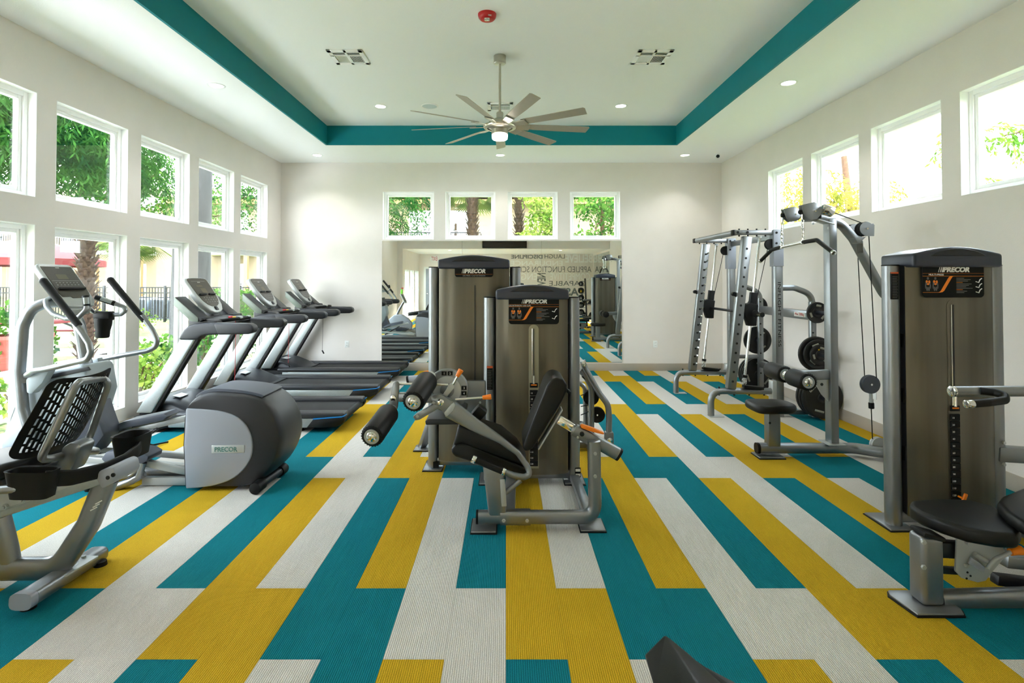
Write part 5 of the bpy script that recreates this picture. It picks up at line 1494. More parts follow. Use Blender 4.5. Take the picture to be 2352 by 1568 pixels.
# ================================================================== SMITH MACHINE
sm = empty('smith_machine', (2.9, 6.7, 0), 'silver smith machine with vertical INFLIGHT FITNESS lettering and black guided barbell', 'weight machine')
YN, YFR = 6.10, 7.35
XP = 3.09
for Y in (YN, YFR):
    near = Y == YN
    # base tube curving down to the floor
    z = .285
    MB().tube([V((2.325, Y, .01)), V((2.325, Y, z)), V((XP, Y, z))], .036, 18, .19, 9).build('base_tube', SILVER, sm)
    MB().box(2.30, 2.46, Y-.05, Y+.05, 0, .008, .002).build('foot_plate', SILVER2, sm)
    # front upright (leaning)
    A, B_ = V((2.548, Y, z+.03)), V((2.745, Y, 2.04))
    MB().beam(A, B_, .085, .10, up=(-1, 0, 0), bev=.010).build('front_upright', SILVER, sm)
    d = (B_-A)
    for k in range(15):
        p = A+d*(.05+.062*k)
        MB().cyl(p+V((.0, -.0435, 0)), p+V((.0, -.0428, 0)), .013, n=14).build('adjustment_hole', HOLE, sm)
    if not near:
        for k in range(15):
            p = A+d*(.05+.062*k)+V((.02, 0, 0))
            MB().cyl(p+V((0, -.04, 0)), p+V((.0, -.085, .02)), .010, n=10).build('catch_pin', CHROME, sm)
    # top tube, rear post, plate
    zt = 2.085
    MB().beam((2.60, Y, zt), (XP-.02, Y, zt), .065, .055, bev=.012).build('top_tube', SILVER, sm)
    MB().box(2.575, 2.602, Y-.034, Y+.034, zt-.03, zt+.03, .008).build('tube_cap', BLACK, sm)
    MB().box(XP-.045, XP+.045, Y-.045, Y+.045, 0, 2.07, .008).build('rear_post', SILVER, sm)
    pz = MB().box(XP-.06, XP+.05, Y-.052, Y+.052, 1.70, 2.115, .003).build('post_sleeve', PALE, sm)
    for dx, dz in ((-.03, 2.08), (.03, 2.08), (-.032, 1.96)):
        MB().cyl((XP+dx, Y-.052, dz), (XP+dx, Y-.060, dz), .012, n=12).build('bolt', BLACK, pz)
    for k in range(4):
        xx = 2.66+k*.10
        MB().cyl((xx, Y, zt-.045), (xx, Y, zt+.045), .009, n=10).build('bolt', BLACK, sm)
        MB().cyl((2.37+.17*k+.05, Y, z-.05), (2.37+.17*k+.05, Y, z+.05), .009, n=10).build('bolt', BLACK, sm)
    for xx in (2.63, 2.74):
        MB().cyl((xx, Y-.033, zt), (xx, Y-.042, zt), .014, n=12).build('bolt', BLACK, sm)
    for dz in (z+.09, z-.08):
        MB().cyl((XP-.055, Y-.046, dz), (XP-.055, Y-.04, dz), .011, n=10).build('bolt', BLACK, sm)
    MB().box(XP-.085, XP-.04, Y-.05, Y+.05, z-.10, z+.12, .003).build('base_bracket', SILVER2, sm)
    # guide rod with spring
    A, B_ = V((2.700, Y, z+.06)), V((2.895, Y, 2.045))
    d = (B_-A)
    MB().cyl(A, B_, .0145, n=16).build('guide_rod', CHROME, sm)
    MB().cyl(B_-d*.014, B_, .026, n=16).build('rod_socket', SILVER2, sm)
    MB().cyl(A+d*.055, A+d*.072, .028, n=16).build('spring_stop', BLACK, sm)
    hx = []
    for k in range(41):
        an = 2*math.pi*k/8
        hx.append(A+d*(.008+.045*k/40)+V((.026*math.cos(an), .026*math.sin(an), 0)))
    MB().tube(hx, .004, 6).build('spring', CHROME, sm)
    MB().beam(A+V((-.02, -.03, 0)), A+V((.20, -.03, -.02)), .07, .03, bev=.004).build('safety_catch', BLACK, sm)
    # cable and pulley
    MB().tube([V((XP-.10, Y, 1.93)), V((2.83, Y, 1.22))], .004, 8).build('cable', BLACK, sm)
    MB().lathe([(0, -.02), (.062, -.02), (.052, 0), (.062, .02), (0, .02)], (XP-.075, Y, 1.95), (0, 1, 0), 28).build('pulley', BLACK, sm)
    # carriage
    cz = 1.165
    cxr = A.x+d.x*(cz-A.z)/d.z
    dn = d.normalized()
    cpos = V((cxr, Y, cz))
    MB().beam(cpos-dn*.14, cpos+dn*.24, .075, .06, up=(0, 1, 0), bev=.006).build('carriage', BLACK, sm)
    MB().prism([cpos+V((x, -.045, z_)) for x, z_ in ((-.05, -.14), (.04, -.14), (.05, .02), (.06, .10), (-.03, .12), (-.09, .10), (-.10, .02))], (0, .09, 0), .008).build('carriage_block', BLACK, sm)
    MB().beam(cpos+V((-.05, -.0, .08)), cpos+V((-.20, -.0, .22)), .02, .035, up=(0, 1, 0), bev=.004).build('bar_hook', BLACK, sm)
    MB().cyl(cpos+V((-.2, -.02, .22)), cpos+V((-.2, .02, .22)), .024, n=16).build('hook_end', BLACK, sm)
    # weight horn frame : arch and post near the wall
    XS = 3.485
    MB().tube([V((XP, Y, 1.455)), V((XS-.2, Y, 1.455)), V((XS, Y, 1.38)), V((XS, Y, 1.12))], .033, 18, .16, 9).build('arch_tube', SILVER, sm)
    MB().box(XS-.032, XS+.032, Y-.032, Y+.032, .0, 1.30, .008).build('weight_post', SILVER, sm)
    MB().box(XS-.03, XS+.11, Y-.05, Y+.05, 0, .01, .002).build('foot_plate', SILVER2, sm)
    for zz in (1.25, 1.10, .95, .80, .55, .42, .28):
        MB().cyl((XS-.012, Y-.032, zz), (XS-.012, Y-.039, zz), .010, n=10).build('bolt', BLACK, sm)
    s = -1 if near else 1
    for zz in (1.18, .715, .245):
        MB().cyl((XS, Y+s*.03, zz), (XS, Y+s*.34, zz), .024, n=18, bev=.004).build('weight_horn', CHARC, sm)
    MB().beam((XP, Y, .50), (XS, Y, .50), .05, .05, bev=.008).build('side_tube', SILVER, sm)
    MB().beam((XP+.03, Y, .05), (XS-.03, Y, .05), .05, .05, bev=.008).build('side_tube', SILVER, sm)
MB().tube([V((2.615, YN, 2.085)), V((2.615, YFR, 2.085))], .034, 16).build('cross_tube', SILVER, sm)
MB().beam((3.485, YN, 1.14), (3.485, YFR, 1.14), .06, .105, bev=.01).build('weight_beam', SILVER, sm)
MB().beam((3.485, YN, .40), (3.485, YFR, .40), .06, .09, bev=.01).build('weight_beam', SILVER, sm)
MB().beam((XP, YN, 2.04), (XP, YFR, 2.04), .05, .07, bev=.01).build('cross_tube', SILVER, sm)
MB().box(3.45, 3.4545, 6.18, 6.42, 1.115, 1.165).build('white_sticker', WHITEP, sm)
text('lettering', 'Max 200kg', RED, sm, (3.4498, 6.30, 1.14), (0, -1, 0), (0, 0, 1), width=.19)
rx = 2.795
MB().cyl((rx, YN-.06, 1.165), (rx, YFR+.06, 1.165), .0165, n=16).build('guided_bar', BLACK, sm)
for a_, c_ in ((YN-.08, YN-.25), (YFR+.08, YFR+.25)):
    MB().cyl((rx, a_, 1.165), (rx, c_, 1.165), .025, n=18).build('bar_sleeve', CHROME, sm)
    MB().cyl((rx, a_, 1.165), (rx, a_+(c_-a_)*.12, 1.165), .04, n=18).build('sleeve_collar', BLACK, sm)
    MB().cyl((rx, c_, 1.165), (rx, c_+(c_-a_)*.04, 1.165), .027, n=18).build('sleeve_cap', BLACK, sm)
text('lettering', 'INFLIGHT FITNESS', DECAL, sm, (XP+.0, YN-.0455, (at(1790, 648, YN).z+at(1790, 795, YN).z)/2), (0, 0, -1), (1, 0, 0), width=at(1790, 648, YN).z-at(1790, 795, YN).z, height=.034, ext=.001)

# weight plates on the horns
def plate(r, th, name='weight_plate'):
    """plate with rim, grip slots shown as pale raised pads, hub"""
    o = empty(name, (0, 0, 0), None, 'weight plate')
    MB().lathe([(.026, 0), (.05, -.0), (.055, .006), (r*.55, .008), (r*.78, .004), (r*.82, .0), (r*.97, 0), (r, .004), (r, th-.004), (r*.97, th), (r*.82, th), (r*.78, th-.004), (.05, th-.004), (.026, th), (.026, 0)], (0, 0, 0), (0, 1, 0), 40).build('plate_body', WEIGHT, o)
    for k in range(3):
        an = math.radians(90+120*k)
        c = V((r*.66*math.cos(an), 0, r*.66*math.sin(an)))
        t_ = V((-math.sin(an), 0, math.cos(an)))
        MB().oval([c-t_*r*.22+V((0, .002, 0)), c+t_*r*.22+V((0, .002, 0))], .012, .006, 12, up=(0, 1, 0)).build('grip_slot', SLOTG, o)
    MB().lathe([(.026, -.002), (.045, -.002), (.045, .004), (.026, .004)], (0, 0, 0), (0, 1, 0), 24).build('hub_ring', CHARC, o)
    return o
SLOTG = mat('pale_slot', (150, 150, 140), .6)
XS = 3.485
specs = [  # (r, th, Y, z, roll deg, label)
    (.118, .026, YN-.11, 1.18, 10, 'small black weight plate alone on the top horn behind the lat machine upright'),
    (.195, .036, YN-.08, .715, 40, 'large black weight plate, rear one of three on the middle near horn'),
    (.165, .030, YN-.125, .715, -20, 'middle-sized black weight plate between two others on the middle near horn'),
    (.115, .026, YN-.160, .715, 15, 'small black weight plate with yellow dot, outermost on the middle near horn'),
    (.225, .036, YN-.08, .245, 30, 'large black weight plate nearest the post on the bottom horn by the lat machine'),
    (.225, .036, YN-.135, .245, -35, 'large black weight plate in the middle of three on the bottom near horn'),
    (.225, .036, YN-.19, .245, 75, 'large black weight plate, outermost of three on the bottom horn by the lat machine'),
    (.14, .028, YFR+.07, 1.18, 0, 'small black weight plate on the far top horn behind the black carriage'),
    (.19, .034, YFR+.07, .715, 25, 'single black weight plate on the far middle horn, seen past the guide rod'),
    (.225, .036, YFR+.06, .245, 10, 'large black weight plate nearest the post on the far bottom horn'),
    (.225, .036, YFR+.115, .245, 55, 'large black weight plate in the middle of three on the far bottom horn'),
    (.225, .036, YFR+.17, .245, -15, 'large black weight plate at the wall end of the far bottom horn'),
]
made = {}
for (r, th, Y, z, roll, lab) in specs:
    if r in made: o = copy_tree(made[r])
    else: o = made[r] = plate(r, th)
    o.location = (XS, Y, z-.0)
    o.rotation_euler = (0, math.radians(roll), 0)
    o['label'] = lab
    o['group'] = 'weight plates stored on the smith machine'
    if 'yellow' in lab:
        yd = MB().cyl((-.035, -.003, .05), (-.035, .004, .05), .008, n=12).build('yellow_dot', YELP, o)

# ================================================================== BENCH (bottom edge)
bn_ = empty('weight_bench', (.62, 1.25, 0), 'black padded bench end rising at the bottom edge on the teal stripe', 'bench')
zb = .50
T = [atZ(1479, 1501, zb), atZ(1523, 1457, zb), atZ(1530, 1457, zb-.004), atZ(1584, 1503, zb-.05), atZ(1690, 1598, zb-.075), atZ(1860, 1760, zb-.11), atZ(1722, 1760, zb-.03), atZ(1604, 1570, zb-.01), atZ(1562, 1760, zb-.03), atZ(1500, 1572, zb-.01)]
dnv = V((.05, .0, -.10))
b = bmesh.new()
tv_ = [b.verts.new(p) for p in T]; bv_ = [b.verts.new(p+dnv) for p in T]
for f in ([0, 1, 2, 7, 9], [9, 7, 6, 8], [2, 3, 4, 7], [7, 4, 5, 6]): b.faces.new([tv_[i] for i in f])
for f in ([0, 1, 2, 7, 9], [9, 7, 6, 8], [2, 3, 4, 7], [7, 4, 5, 6]): b.faces.new([bv_[i] for i in f[::-1]])
rim = [0, 1, 2, 3, 4, 5, 6, 8, 9]
for i, j in zip(rim, rim[1:]+rim[:1]): b.faces.new([tv_[i], bv_[i], bv_[j], tv_[j]])
bmesh.ops.recalc_face_normals(b, faces=b.faces[:])
es = [e_ for e_ in b.edges if len(e_.link_faces) == 2 and e_.calc_face_angle(0) > .25]
bmesh.ops.bevel(b, geom=es, offset=.007, segments=3, profile=.5, affect='EDGES', clamp_overlap=True)
MB().merge(b).build('bench_pad', VINYLB, bn_, ang=60)
MB().prism([atZ(x, y, .395) for x, y in ((1583, 1508), (1600, 1516), (1665, 1562), (1735, 1610), (1900, 1760), (1800, 1760))], (0, 0, -.012), .003).build('pad_board', BLACK, bn_)
MB().prism([atZ(x, y, .37) for x, y in ((1620, 1530), (1650, 1546), (1700, 1572), (1760, 1610), (1960, 1760), (1840, 1760))], (0, 0, -.02), .003).build('support_plate', CHARC, bn_)
c_ = atZ(1740, 1690, .36)
MB().beam(c_, V((c_.x+.05, c_.y-.1, .03)), .06, .06).build('bench_leg', SILVER, bn_)
MB().beam(V((c_.x-.2, c_.y-.1, .03)), V((c_.x+.3, c_.y-.1, .03)), .07, .06).build('bench_foot', SILVER, bn_)
c_ = atZ(1830, 1755, .36)
MB().beam(c_, V((c_.x+.05, c_.y-.3, .03)), .06, .06).build('bench_leg', SILVER, bn_)
MB().beam(V((c_.x-.2, c_.y-.3, .03)), V((c_.x+.3, c_.y-.3, .03)), .07, .06).build('bench_foot', SILVER, bn_)

# ================================================================== REAR AREA (seen in the mirror)
RD = 2*YB-YR
LETD = mat('dark_lettering', (98, 106, 106), .6)
LETW = mat('white_lettering', (246, 248, 248), .6)
wallr = bpy.data.objects['wall_rear']
def slogan(s, x0, x1, y0_, y1_, m, bold=0.0):
    A, B_ = at(x0, y0_, RD), at(x1, y1_, RD)
    text('wall_lettering', s, m, wallr, ((A.x+B_.x)/2, YR+.002, (A.z+B_.z)/2), (-1, 0, 0), (0, 0, 1), width=abs(B_.x-A.x), height=abs(A.z-B_.z), bold=bold, ext=.003)
slogan('DISCIPLINE', 1174, 1246, 585, 594, LETD, .02)
slogan('LAUGH', 1250.5, 1297, 584, 593.6, LETD)
slogan('BELIEVE', 1298, 1361, 584, 603, LETW, .02)
slogan('ENDURANCE', 1173, 1292, 598.6, 610, LETW, .01)
slogan('APPLIED FUNCTION SCIENCE', 1158, 1358, 611.7, 625, LETD, -.005)
slogan('COMPETITIVE', 1263.6, 1355, 627, 642.6, LETW)
slogan('ENGAGE', 1160, 1233, 627, 642.6, LETW)
slogan('CAPABLE', 1261, 1346, 645, 656, LETD)
slogan('FAST', 1283, 1339, 661, 679, LETD, .03)
A, B_ = at(1234, 627, RD), at(1253.5, 672, RD)
text('wall_lettering', 'NEVER', LETD, wallr, ((A.x+B_.x)/2, YR+.002, (A.z+B_.z)/2), (0, 0, -1), (-1, 0, 0), width=abs(A.z-B_.z), height=abs(B_.x-A.x), bold=.02, ext=.003)
# exit sign
p = at(998, 594, RD)
ex = empty('exit_sign', (p.x, YR, p.z), 'red lettered EXIT sign over the rear door, seen in the mirror', 'sign')
MB().box(p.x-.16, p.x+.16, YR, YR+.03, p.z-.11, p.z+.11, .006).build('sign_box', VINYL, ex)
text('lettering', 'EXIT', RED, ex, (p.x, YR+.0305, p.z), (-1, 0, 0), (0, 0, 1), width=.25, height=.17, bold=.01)
# door
d = empty('door_1', (-2.95, YR, 0), 'white rear door with glass pane seen in the mirror', None, None, 'structure')
b = MB(); b.box(-3.48, -3.40, YR, YR+.03, 0, 2.05).box(-2.48, -2.40, YR, YR+.03, 0, 2.05).box(-3.48, -2.40, YR, YR+.03, 2.05, 2.13)
b.build('door_frame', VINYL, d)
b = MB(); b.box(-3.40, -3.26, YR, YR+.02, 0, 2.05).box(-2.62, -2.48, YR, YR+.02, 0, 2.05).box(-3.26, -2.62, YR, YR+.02, 0, .3).box(-3.26, -2.62, YR, YR+.02, 1.9, 2.05)
b.build('door_leaf', PALE, d)
MB().box(-3.26, -2.62, YR+.002, YR+.008, .3, 1.9).build('pane', glass_mat('door_glass', (.8, .85, .85, 1), .2), d)
MB().cyl((-3.33, YR+.02, 1.0), (-3.33, YR+.07, 1.0), .02).build('door_handle', CHROME, d)
# television on the header
A, B_ = at(1108, 570, 2*YB-YF), at(1210, 570, 2*YB-YF)
tv = empty('television', ((A.x+B_.x)/2, YF+.01, 2.70), 'dark wall television on the header, cut by the top edge of the mirror', 'television')
MB().box(A.x, B_.x, YF+.01, YF+.06, 2.70, 3.54, .008).build('bezel', BLACK, tv)
MB().box(A.x+.02, B_.x-.02, YF+.0595, YF+.062, 2.725, 3.515).build('screen', mat('screen_glass', (40, 22, 16), .15), tv)
# side mirror
sm2 = empty('mirror', (XR, -2.5, .1), 'tall side mirror in the rear area, seen inside the end-wall mirror', 'mirror')
for k in range(3):
    MB().box(XR-.008, XR-.002, -4.3+k*1.17, -4.3+k*1.17+1.165, .1, 2.6).build('mirror_panel', MIR, sm2)
# medicine ball rack
rk = empty('ball_rack', (2.66, .75, 0), 'slim upright silver rack for medicine balls, seen in the mirror', 'rack')
MB().beam((2.66, .75, .03), (2.60, .75, 1.62), .05, .05, up=(0, 1, 0)).build('rack_post', CHARC, rk)
MB().box(2.40, 2.90, .70, .80, 0, .04, .01).build('rack_foot', CHARC, rk)
MB().box(2.62, 2.70, .55, .95, 0, .04, .01).build('rack_foot', CHARC, rk)
for k in range(5):
    z = 1.44-.235*k
    MB().tube([V((2.62, .75, z-.07)), V((2.46, .68, z-.08)), V((2.40, .75, z-.07)), V((2.46, .82, z-.08)), V((2.62, .75, z-.07))], .008, 8, .03).build('cradle', SILVER, rk)
labs = ['small dark medicine ball topmost on the ball rack', 'dark medicine ball with yellow number, second from the top of the ball rack', 'dark medicine ball third from the top of the ball rack', 'dark medicine ball fourth from the top of the ball rack', 'dark medicine ball lowest on the ball rack']
for k in range(5):
    z = 1.44-.235*k
    r = .085 if k == 0 else .105
    o = empty('medicine_ball', (2.47, .75, z), labs[k], 'ball', 'medicine balls')
    MB().ball((2.47, .75, z+(.01 if k else 0)), r, n=24, m=16).build('ball_body', BLACK, o)
    text('lettering', str(4+2*k), YELP if k == 1 else GREYP, o, (2.45, .75+r+.0, z), (-1, 0, 0), (0, 0, 1), height=.08, ext=.002, bold=.03)
# dumbbell rack
dr = empty('dumbbell_rack', (2.75, -.15, 0), 'low dark dumbbell rack behind the ball rack, seen in the mirror', 'rack')
for x in (2.15, 3.25):
    MB().beam((x, -.35, .02), (x, -.15, .85), .06, .05).build('rack_leg', CHARC, dr)
    MB().box(x-.03, x+.03, -.4, .12, 0, .05, .008).build('rack_foot', CHARC, dr)
for z, y in ((.30, -.10), (.72, -.2)):
    MB().beam((2.1, y, z), (3.3, y, z), .22, .02, up=(0, -.35, 1)).build('shelf', CHARC, dr)
first = None
for row, (z, y) in enumerate(((.30, -.10), (.72, -.2))):
    for k in range(5):
        if first is None:
            o = first = empty('dumbbell', (0, 0, 0), None, 'dumbbell', 'dumbbells on the low rack')
            MB().cyl((0, -.06, 0), (0, .06, 0), .016, n=14).build('handle', CHROME, o)
            for s in (-1, 1):
                MB().cyl((0, s*.06, 0), (0, s*.14, 0), .055, n=12, bev=.008).build('head', BLACK, o)
        else: o = copy_tree(first)
        o.location = (2.25+k*.22, y, z+.072)
        o.rotation_euler = (.34, 0, 0)
        o['label'] = 'black dumbbell with chrome handle on the %s rack shelf, %s the window end' % ('lower' if row == 0 else 'upper', ('nearest', 'second from', 'third from', 'fourth from', 'farthest from')[k])
        o['group'] = 'dumbbells on the %s shelf' % ('lower' if row == 0 else 'upper')
# spray bottle standing on the bike console
c = V((-2.955, 2.60, 1.17))
c = V((-3.05, 2.66, 1.158))
sb = empty('spray_bottle', c, 'small green spray bottle with red trigger on the bike console, seen in the mirror', 'bottle')
MB().lathe([(0, 0), (.03, 0), (.032, .01), (.032, .10), (.014, .13), (.014, .15), (0, .15)], c, (0, 0, 1), 18).build('bottle_body', mat('lime_plastic', (120, 220, 40), .4), sb)
MB().box(c.x-.012, c.x+.045, c.y-.012, c.y+.012, c.z+.15, c.z+.18, .005).beam(c+V((.03, 0, .15)), c+V((.02, 0, .11)), .012, .01).build('trigger', RED, sb)

# ================================================================== OUTSIDE
GZ = -0.15
rnd = random.Random(11)
GRASS = mat('lawn_grass', (84, 98, 46), 0.95, var=.3, vscale=6, bump=.6, bscale=60)
tag(MB().box(-60, XL-WT, -25, 60, GZ-.2, GZ).box(XL-WT, 40, YB+WT, 60, GZ-.2, GZ).box(XR+WT, 40, -25, YB+WT, GZ-.2, GZ).build('lawn', GRASS), 'sunlit lawn outside the windows', None, None, 'structure')
CONC = mat('path_concrete', (216, 214, 210), .9, var=.08, vscale=3)  # near-white so the widened path throws light up through the windows
tag(MB().box(-9.2, -5.9, -8, 13.2, GZ, GZ+.03, .01).box(-22, -7.3, 12.0, 13.2, GZ, GZ+.03, .01).build('path', CONC), 'concrete path outside the left windows, widened and whitened to bounce light inside', None, None, 'structure')
L_DARK = leaf_mat('leaf_dark', (14, 46, 22), (56, 94, 38), .3)
L_MID = leaf_mat('leaf_mid', (24, 62, 26), (84, 118, 46), .3)
L_LITE = leaf_mat('leaf_light', (60, 92, 32), (132, 150, 66), .35)
L_GOLD = leaf_mat('leaf_gold', (98, 104, 36), (160, 140, 66), .4)
L_PALM = leaf_mat('palm_leaf', (40, 72, 30), (112, 126, 70), .3)
BARK = mat('grey_bark', (46, 46, 45), .95, var=.3, vscale=14, bump=1.0, bscale=25, stretch=(1, 1, .25))
BARKB = mat('brown_bark', (84, 60, 42), .95, var=.3, vscale=18, bump=.8, bscale=30)
PALMB = mat('palm_boot', (66, 48, 34), .9, var=.35, vscale=25)

class LB:
    def __init__(s): s.v = []; s.f = []
    def leaf(s, p, d, side, l, w):
        i = len(s.v)
        s.v += [p, p+d*(l*.5)+side*(w*.5), p+d*l, p+d*(l*.5)-side*(w*.5)]
        s.f.append((i, i+1, i+2, i+3))
    def build(s, name, m, parent):
        me = bpy.data.meshes.new(name)
        me.from_pydata([tuple(q) for q in s.v], [], s.f)
        return new_mesh(name, me, m, parent)
def rv(k=1.0): return Vector((rnd.uniform(-1, 1), rnd.uniform(-1, 1), rnd.uniform(-1, 1)))*k
def in_ball():
    while True:
        q = rv()
        if q.length < 1: return q
def blob_leaves(b, c, rad, n, l, w, droop=0.0):
    c = Vector(c)
    for _ in range(n):
        q = in_ball()
        q = q*(.55+.45*q.length)
        p = c+Vector((q.x*rad[0], q.y*rad[1], q.z*rad[2]))
        d = (rv()+Vector((0, 0, -droop))).normalized()
        s_ = d.cross(rv()).normalized()
        k = rnd.uniform(.6, 1.3)
        b.leaf(p, d, s_, l*k, w*k)
def weeping(b, c, rad, n, length, l, w):
    c = Vector(c)
    for _ in range(n):
        q = in_ball()
        p = c+Vector((q.x*rad[0], q.y*rad[1], q.z*rad[2]))
        d = Vector((q.x+rnd.uniform(-.5, .5), q.y+rnd.uniform(-.5, .5), .1)).normalized()
        L = length*rnd.uniform(.5, 1.2)
        step = L/11
        for k in range(11):
            p = p+d*step
            d = (d+Vector((0, 0, -.22))).normalized()
            for s in (-1, 1):
                sd = (d.cross(Vector((0, 0, 1)))*s + rv(.5)).normalized()
                ld = (sd*.8+d*.6+Vector((0, 0, -.35))).normalized()
                b.leaf(p, ld, ld.cross(rv()).normalized(), l*rnd.uniform(.7, 1.3), w)
def trunk(pts, r0, r1, m, parent, name='trunk', n=12):
    b = MB(); b.tube(pts, r0, n, .4, 4, r1=r1)
    return b.build(name, m, parent, ang=60)
def tree(label, base, height, r, lean, crowns, m, kind='weep', bark=BARKB, cat='tree', branches=4, name='tree', group='trees outside the windows'):
    t = empty(name, base, label, cat, group)
    bs = Vector(base)
    tp = bs+Vector((lean[0], lean[1], height))
    trunk([bs, bs.lerp(tp, .5)+Vector((.1, .05, 0)), tp], r, r*.45, bark, t)
    for k in range(branches):
        c = crowns[k % len(crowns)]
        q = Vector(c[0])+Vector((rnd.uniform(-.5, .5)*c[1][0], rnd.uniform(-.5, .5)*c[1][1], rnd.uniform(-.3, .3)*c[1][2]))
        a = bs.lerp(tp, rnd.uniform(.55, .95))
        trunk([a, a.lerp(q, .5)+Vector((0, 0, .2)), q], r*.28, r*.08, bark, t, 'branch', 8)
    b = LB()
    for c in crowns:
        if kind == 'weep': weeping(b, c[0], c[1], c[2], 1.1, .13, .03)
        elif kind == 'spray': weeping(b, c[0], c[1], c[2], .7, .12, .04)
        else: blob_leaves(b, c[0], c[1], c[2], .13, .06, .3)
    b.build('foliage', m, t)
    return t
tree('weeping green cypress filling the upper left windows, nearest one', (-9.6, 7.4, GZ), 6.5, .24, (.3, .6, 0), [((-7.0, 8.0, 4.3), (.7, 1.7, .9), 620), ((-6.9, 8.4, 3.6), (.5, 1.6, .45), 330), ((-8.2, 10.0, 4.4), (1.2, 1.4, 1.2), 380), ((-7.4, 6.6, 4.4), (.8, 1.0, 1.0), 260)], L_DARK)
tree('green tree behind the grey trunk, with sky gaps, third upper left window', (-13.5, 19.0, GZ), 6.0, .25, (.4, .2, 0), [((-12.4, 18.2, 4.9), (2.0, 2.0, 1.9), 3600), ((-11.0, 19.8, 4.2), (1.4, 1.6, 1.5), 2200), ((-14.4, 20.5, 5.8), (1.8, 1.8, 1.4), 1500)], L_MID, 'blob')
tree('green tree seen through the last upper left window beside the corner', (-8.4, 18.2, GZ), 5.6, .2, (.2, .2, 0), [((-8.2, 17.6, 4.6), (1.3, 1.4, 1.6), 2200), ((-7.6, 18.4, 3.4), (.9, 1.0, .9), 900)], L_DARK, 'blob')
tree('weeping cypress hanging into the first window above the mirror', (-4.6, 14.6, GZ), 6.6, .22, (.3, 0, 0), [((-3.4, 14.0, 4.2), (.9, .8, 1.0), 190), ((-2.75, 14.2, 3.7), (.35, .6, .4), 50), ((-3.3, 14.0, 3.0), (.45, .6, .5), 70)], L_DARK)
tree('pale yellow-green tree in the third window above the mirror', (1.2, 14.6, GZ), 3.6, .06, (.2, 0, 0), [((1.15, 14.4, 3.1), (.62, .6, .75), 1300), ((.55, 14.2, 2.6), (.28, .4, .30), 300), ((.8, 14.4, 3.75), (.5, .5, .25), 250)], L_LITE, 'blob')
tree('green tree in the last window above the mirror', (2.5, 14.6, GZ), 5.4, .09, (.1, 0, 0), [((2.5, 14.4, 3.6), (.75, .8, .55), 900), ((2.4, 14.4, 2.6), (.7, .7, .45), 500), ((3.1, 14.8, 3.1), (.7, .7, .9), 700)], L_MID, 'blob')
tree('sparse branches of a light green tree in the nearest high right windows', (9.6, 6.2, GZ), 5.5, .14, (-.5, .2, 0), [((7.6, 6.6, 4.0), (.55, .5, .12), 34), ((7.5, 6.9, 3.05), (.5, .5, .12), 30), ((7.9, 8.6, 3.9), (.9, .3, .10), 26), ((7.7, 8.9, 3.0), (.3, .5, .35), 22)], L_LITE, 'spray')
tree('golden green tree in the far high right windows', (9.2, 14.0, GZ), 5.0, .16, (-.2, .2, 0), [((8.0, 12.6, 3.2), (1.0, 1.3, .8), 210), ((7.6, 14.5, 3.6), (1.0, 1.6, 1.2), 240), ((8.0, 10.8, 2.7), (.6, .9, .4), 60)], L_GOLD, 'spray')
# big grey trunk close to the windows
gt = empty('tree', (-6.35, 10.75, GZ), 'thick grey tree trunk standing close outside the fourth left window', 'tree', 'trees outside the windows')
trunk([V((-6.32, 10.7, GZ)), V((-6.30, 10.75, 2.5)), V((-6.28, 10.85, 6.2))], .36, .30, BARK, gt, n=24)
b = LB(); weeping(b, (-6.4, 10.4, 6.4), (1.6, 1.6, .9), 160, 1.0, .13, .03); b.build('foliage', L_DARK, gt)
# palms
def palm(label, x, y, h, r, fr_n, fr_l, crown=True, droop=.16):
    t = empty('palm_tree', (x, y, GZ), label, 'tree', 'palms outside the windows')
    MB().tube([V((x, y, GZ)), V((x, y, GZ+h))], r*.8, 16).build('trunk', PALMB, t)
    b = MB()
    nrow = int(h/.10)
    for j in range(nrow):
        for k in range(9):
            an = 2*math.pi*(k+.5*(j % 2))/9 + rnd.uniform(-.15, .15)
            z = GZ+.05+j*.10
            rad = Vector((math.cos(an), math.sin(an), 0)); tn = Vector((-math.sin(an), math.cos(an), 0))
            p = Vector((x, y, z))+rad*r*.7
            q = p+rad*r*rnd.uniform(.4, .75)+Vector((0, 0, .13))
            b.prism([p-tn*r*.26, p+tn*r*.26, q+tn*r*.10, q-tn*r*.10], rad*.02+Vector((0, 0, .02)))
    o = b.build('leaf_boots', PALMB, t); o['kind'] = 'stuff'
    if crown:
        fb = LB()
        for k in range(fr_n):
            an = rnd.uniform(0, 2*math.pi)
            el_ = rnd.uniform(-.35, 1.0)
            d = Vector((math.cos(an)*math.cos(el_), math.sin(an)*math.cos(el_), math.sin(el_)))
            p = Vector((x, y, GZ+h))
            for s in range(6):
                p = p+d*(fr_l*.45/6); d = (d+Vector((0, 0, -droop*.5))).normalized()
            sd = d.cross(Vector((0, 0, 1))).normalized(); up_ = sd.cross(d)
            for s in range(-9, 10):
                a = s*.14
                ld = (d*math.cos(a)+sd*math.sin(a)).normalized()
                ld = (ld+Vector((0, 0, -.25*abs(a)))).normalized()
                fb.leaf(p, ld, up_.cross(ld).normalized(), fr_l*.55, .045)
        fb.build('fronds', L_PALM, t)
    return t
palm('shaggy palm trunk outside the second left window', -9.05, 11.55, 5.8, .19, 34, 1.9)
palm('palm with shaggy trunk and fan crown in the second window above the mirror', -.92, 14.6, 4.25, .15, 40, 1.35)
palm('palm trunk half hidden by pale leaves in the third window above the mirror', .38, 15.4, 5.0, .13, 24, 1.2)
palm('small palm with drooping fronds in the third left window', -11.55, 16.5, 3.1, .16, 30, 1.5)

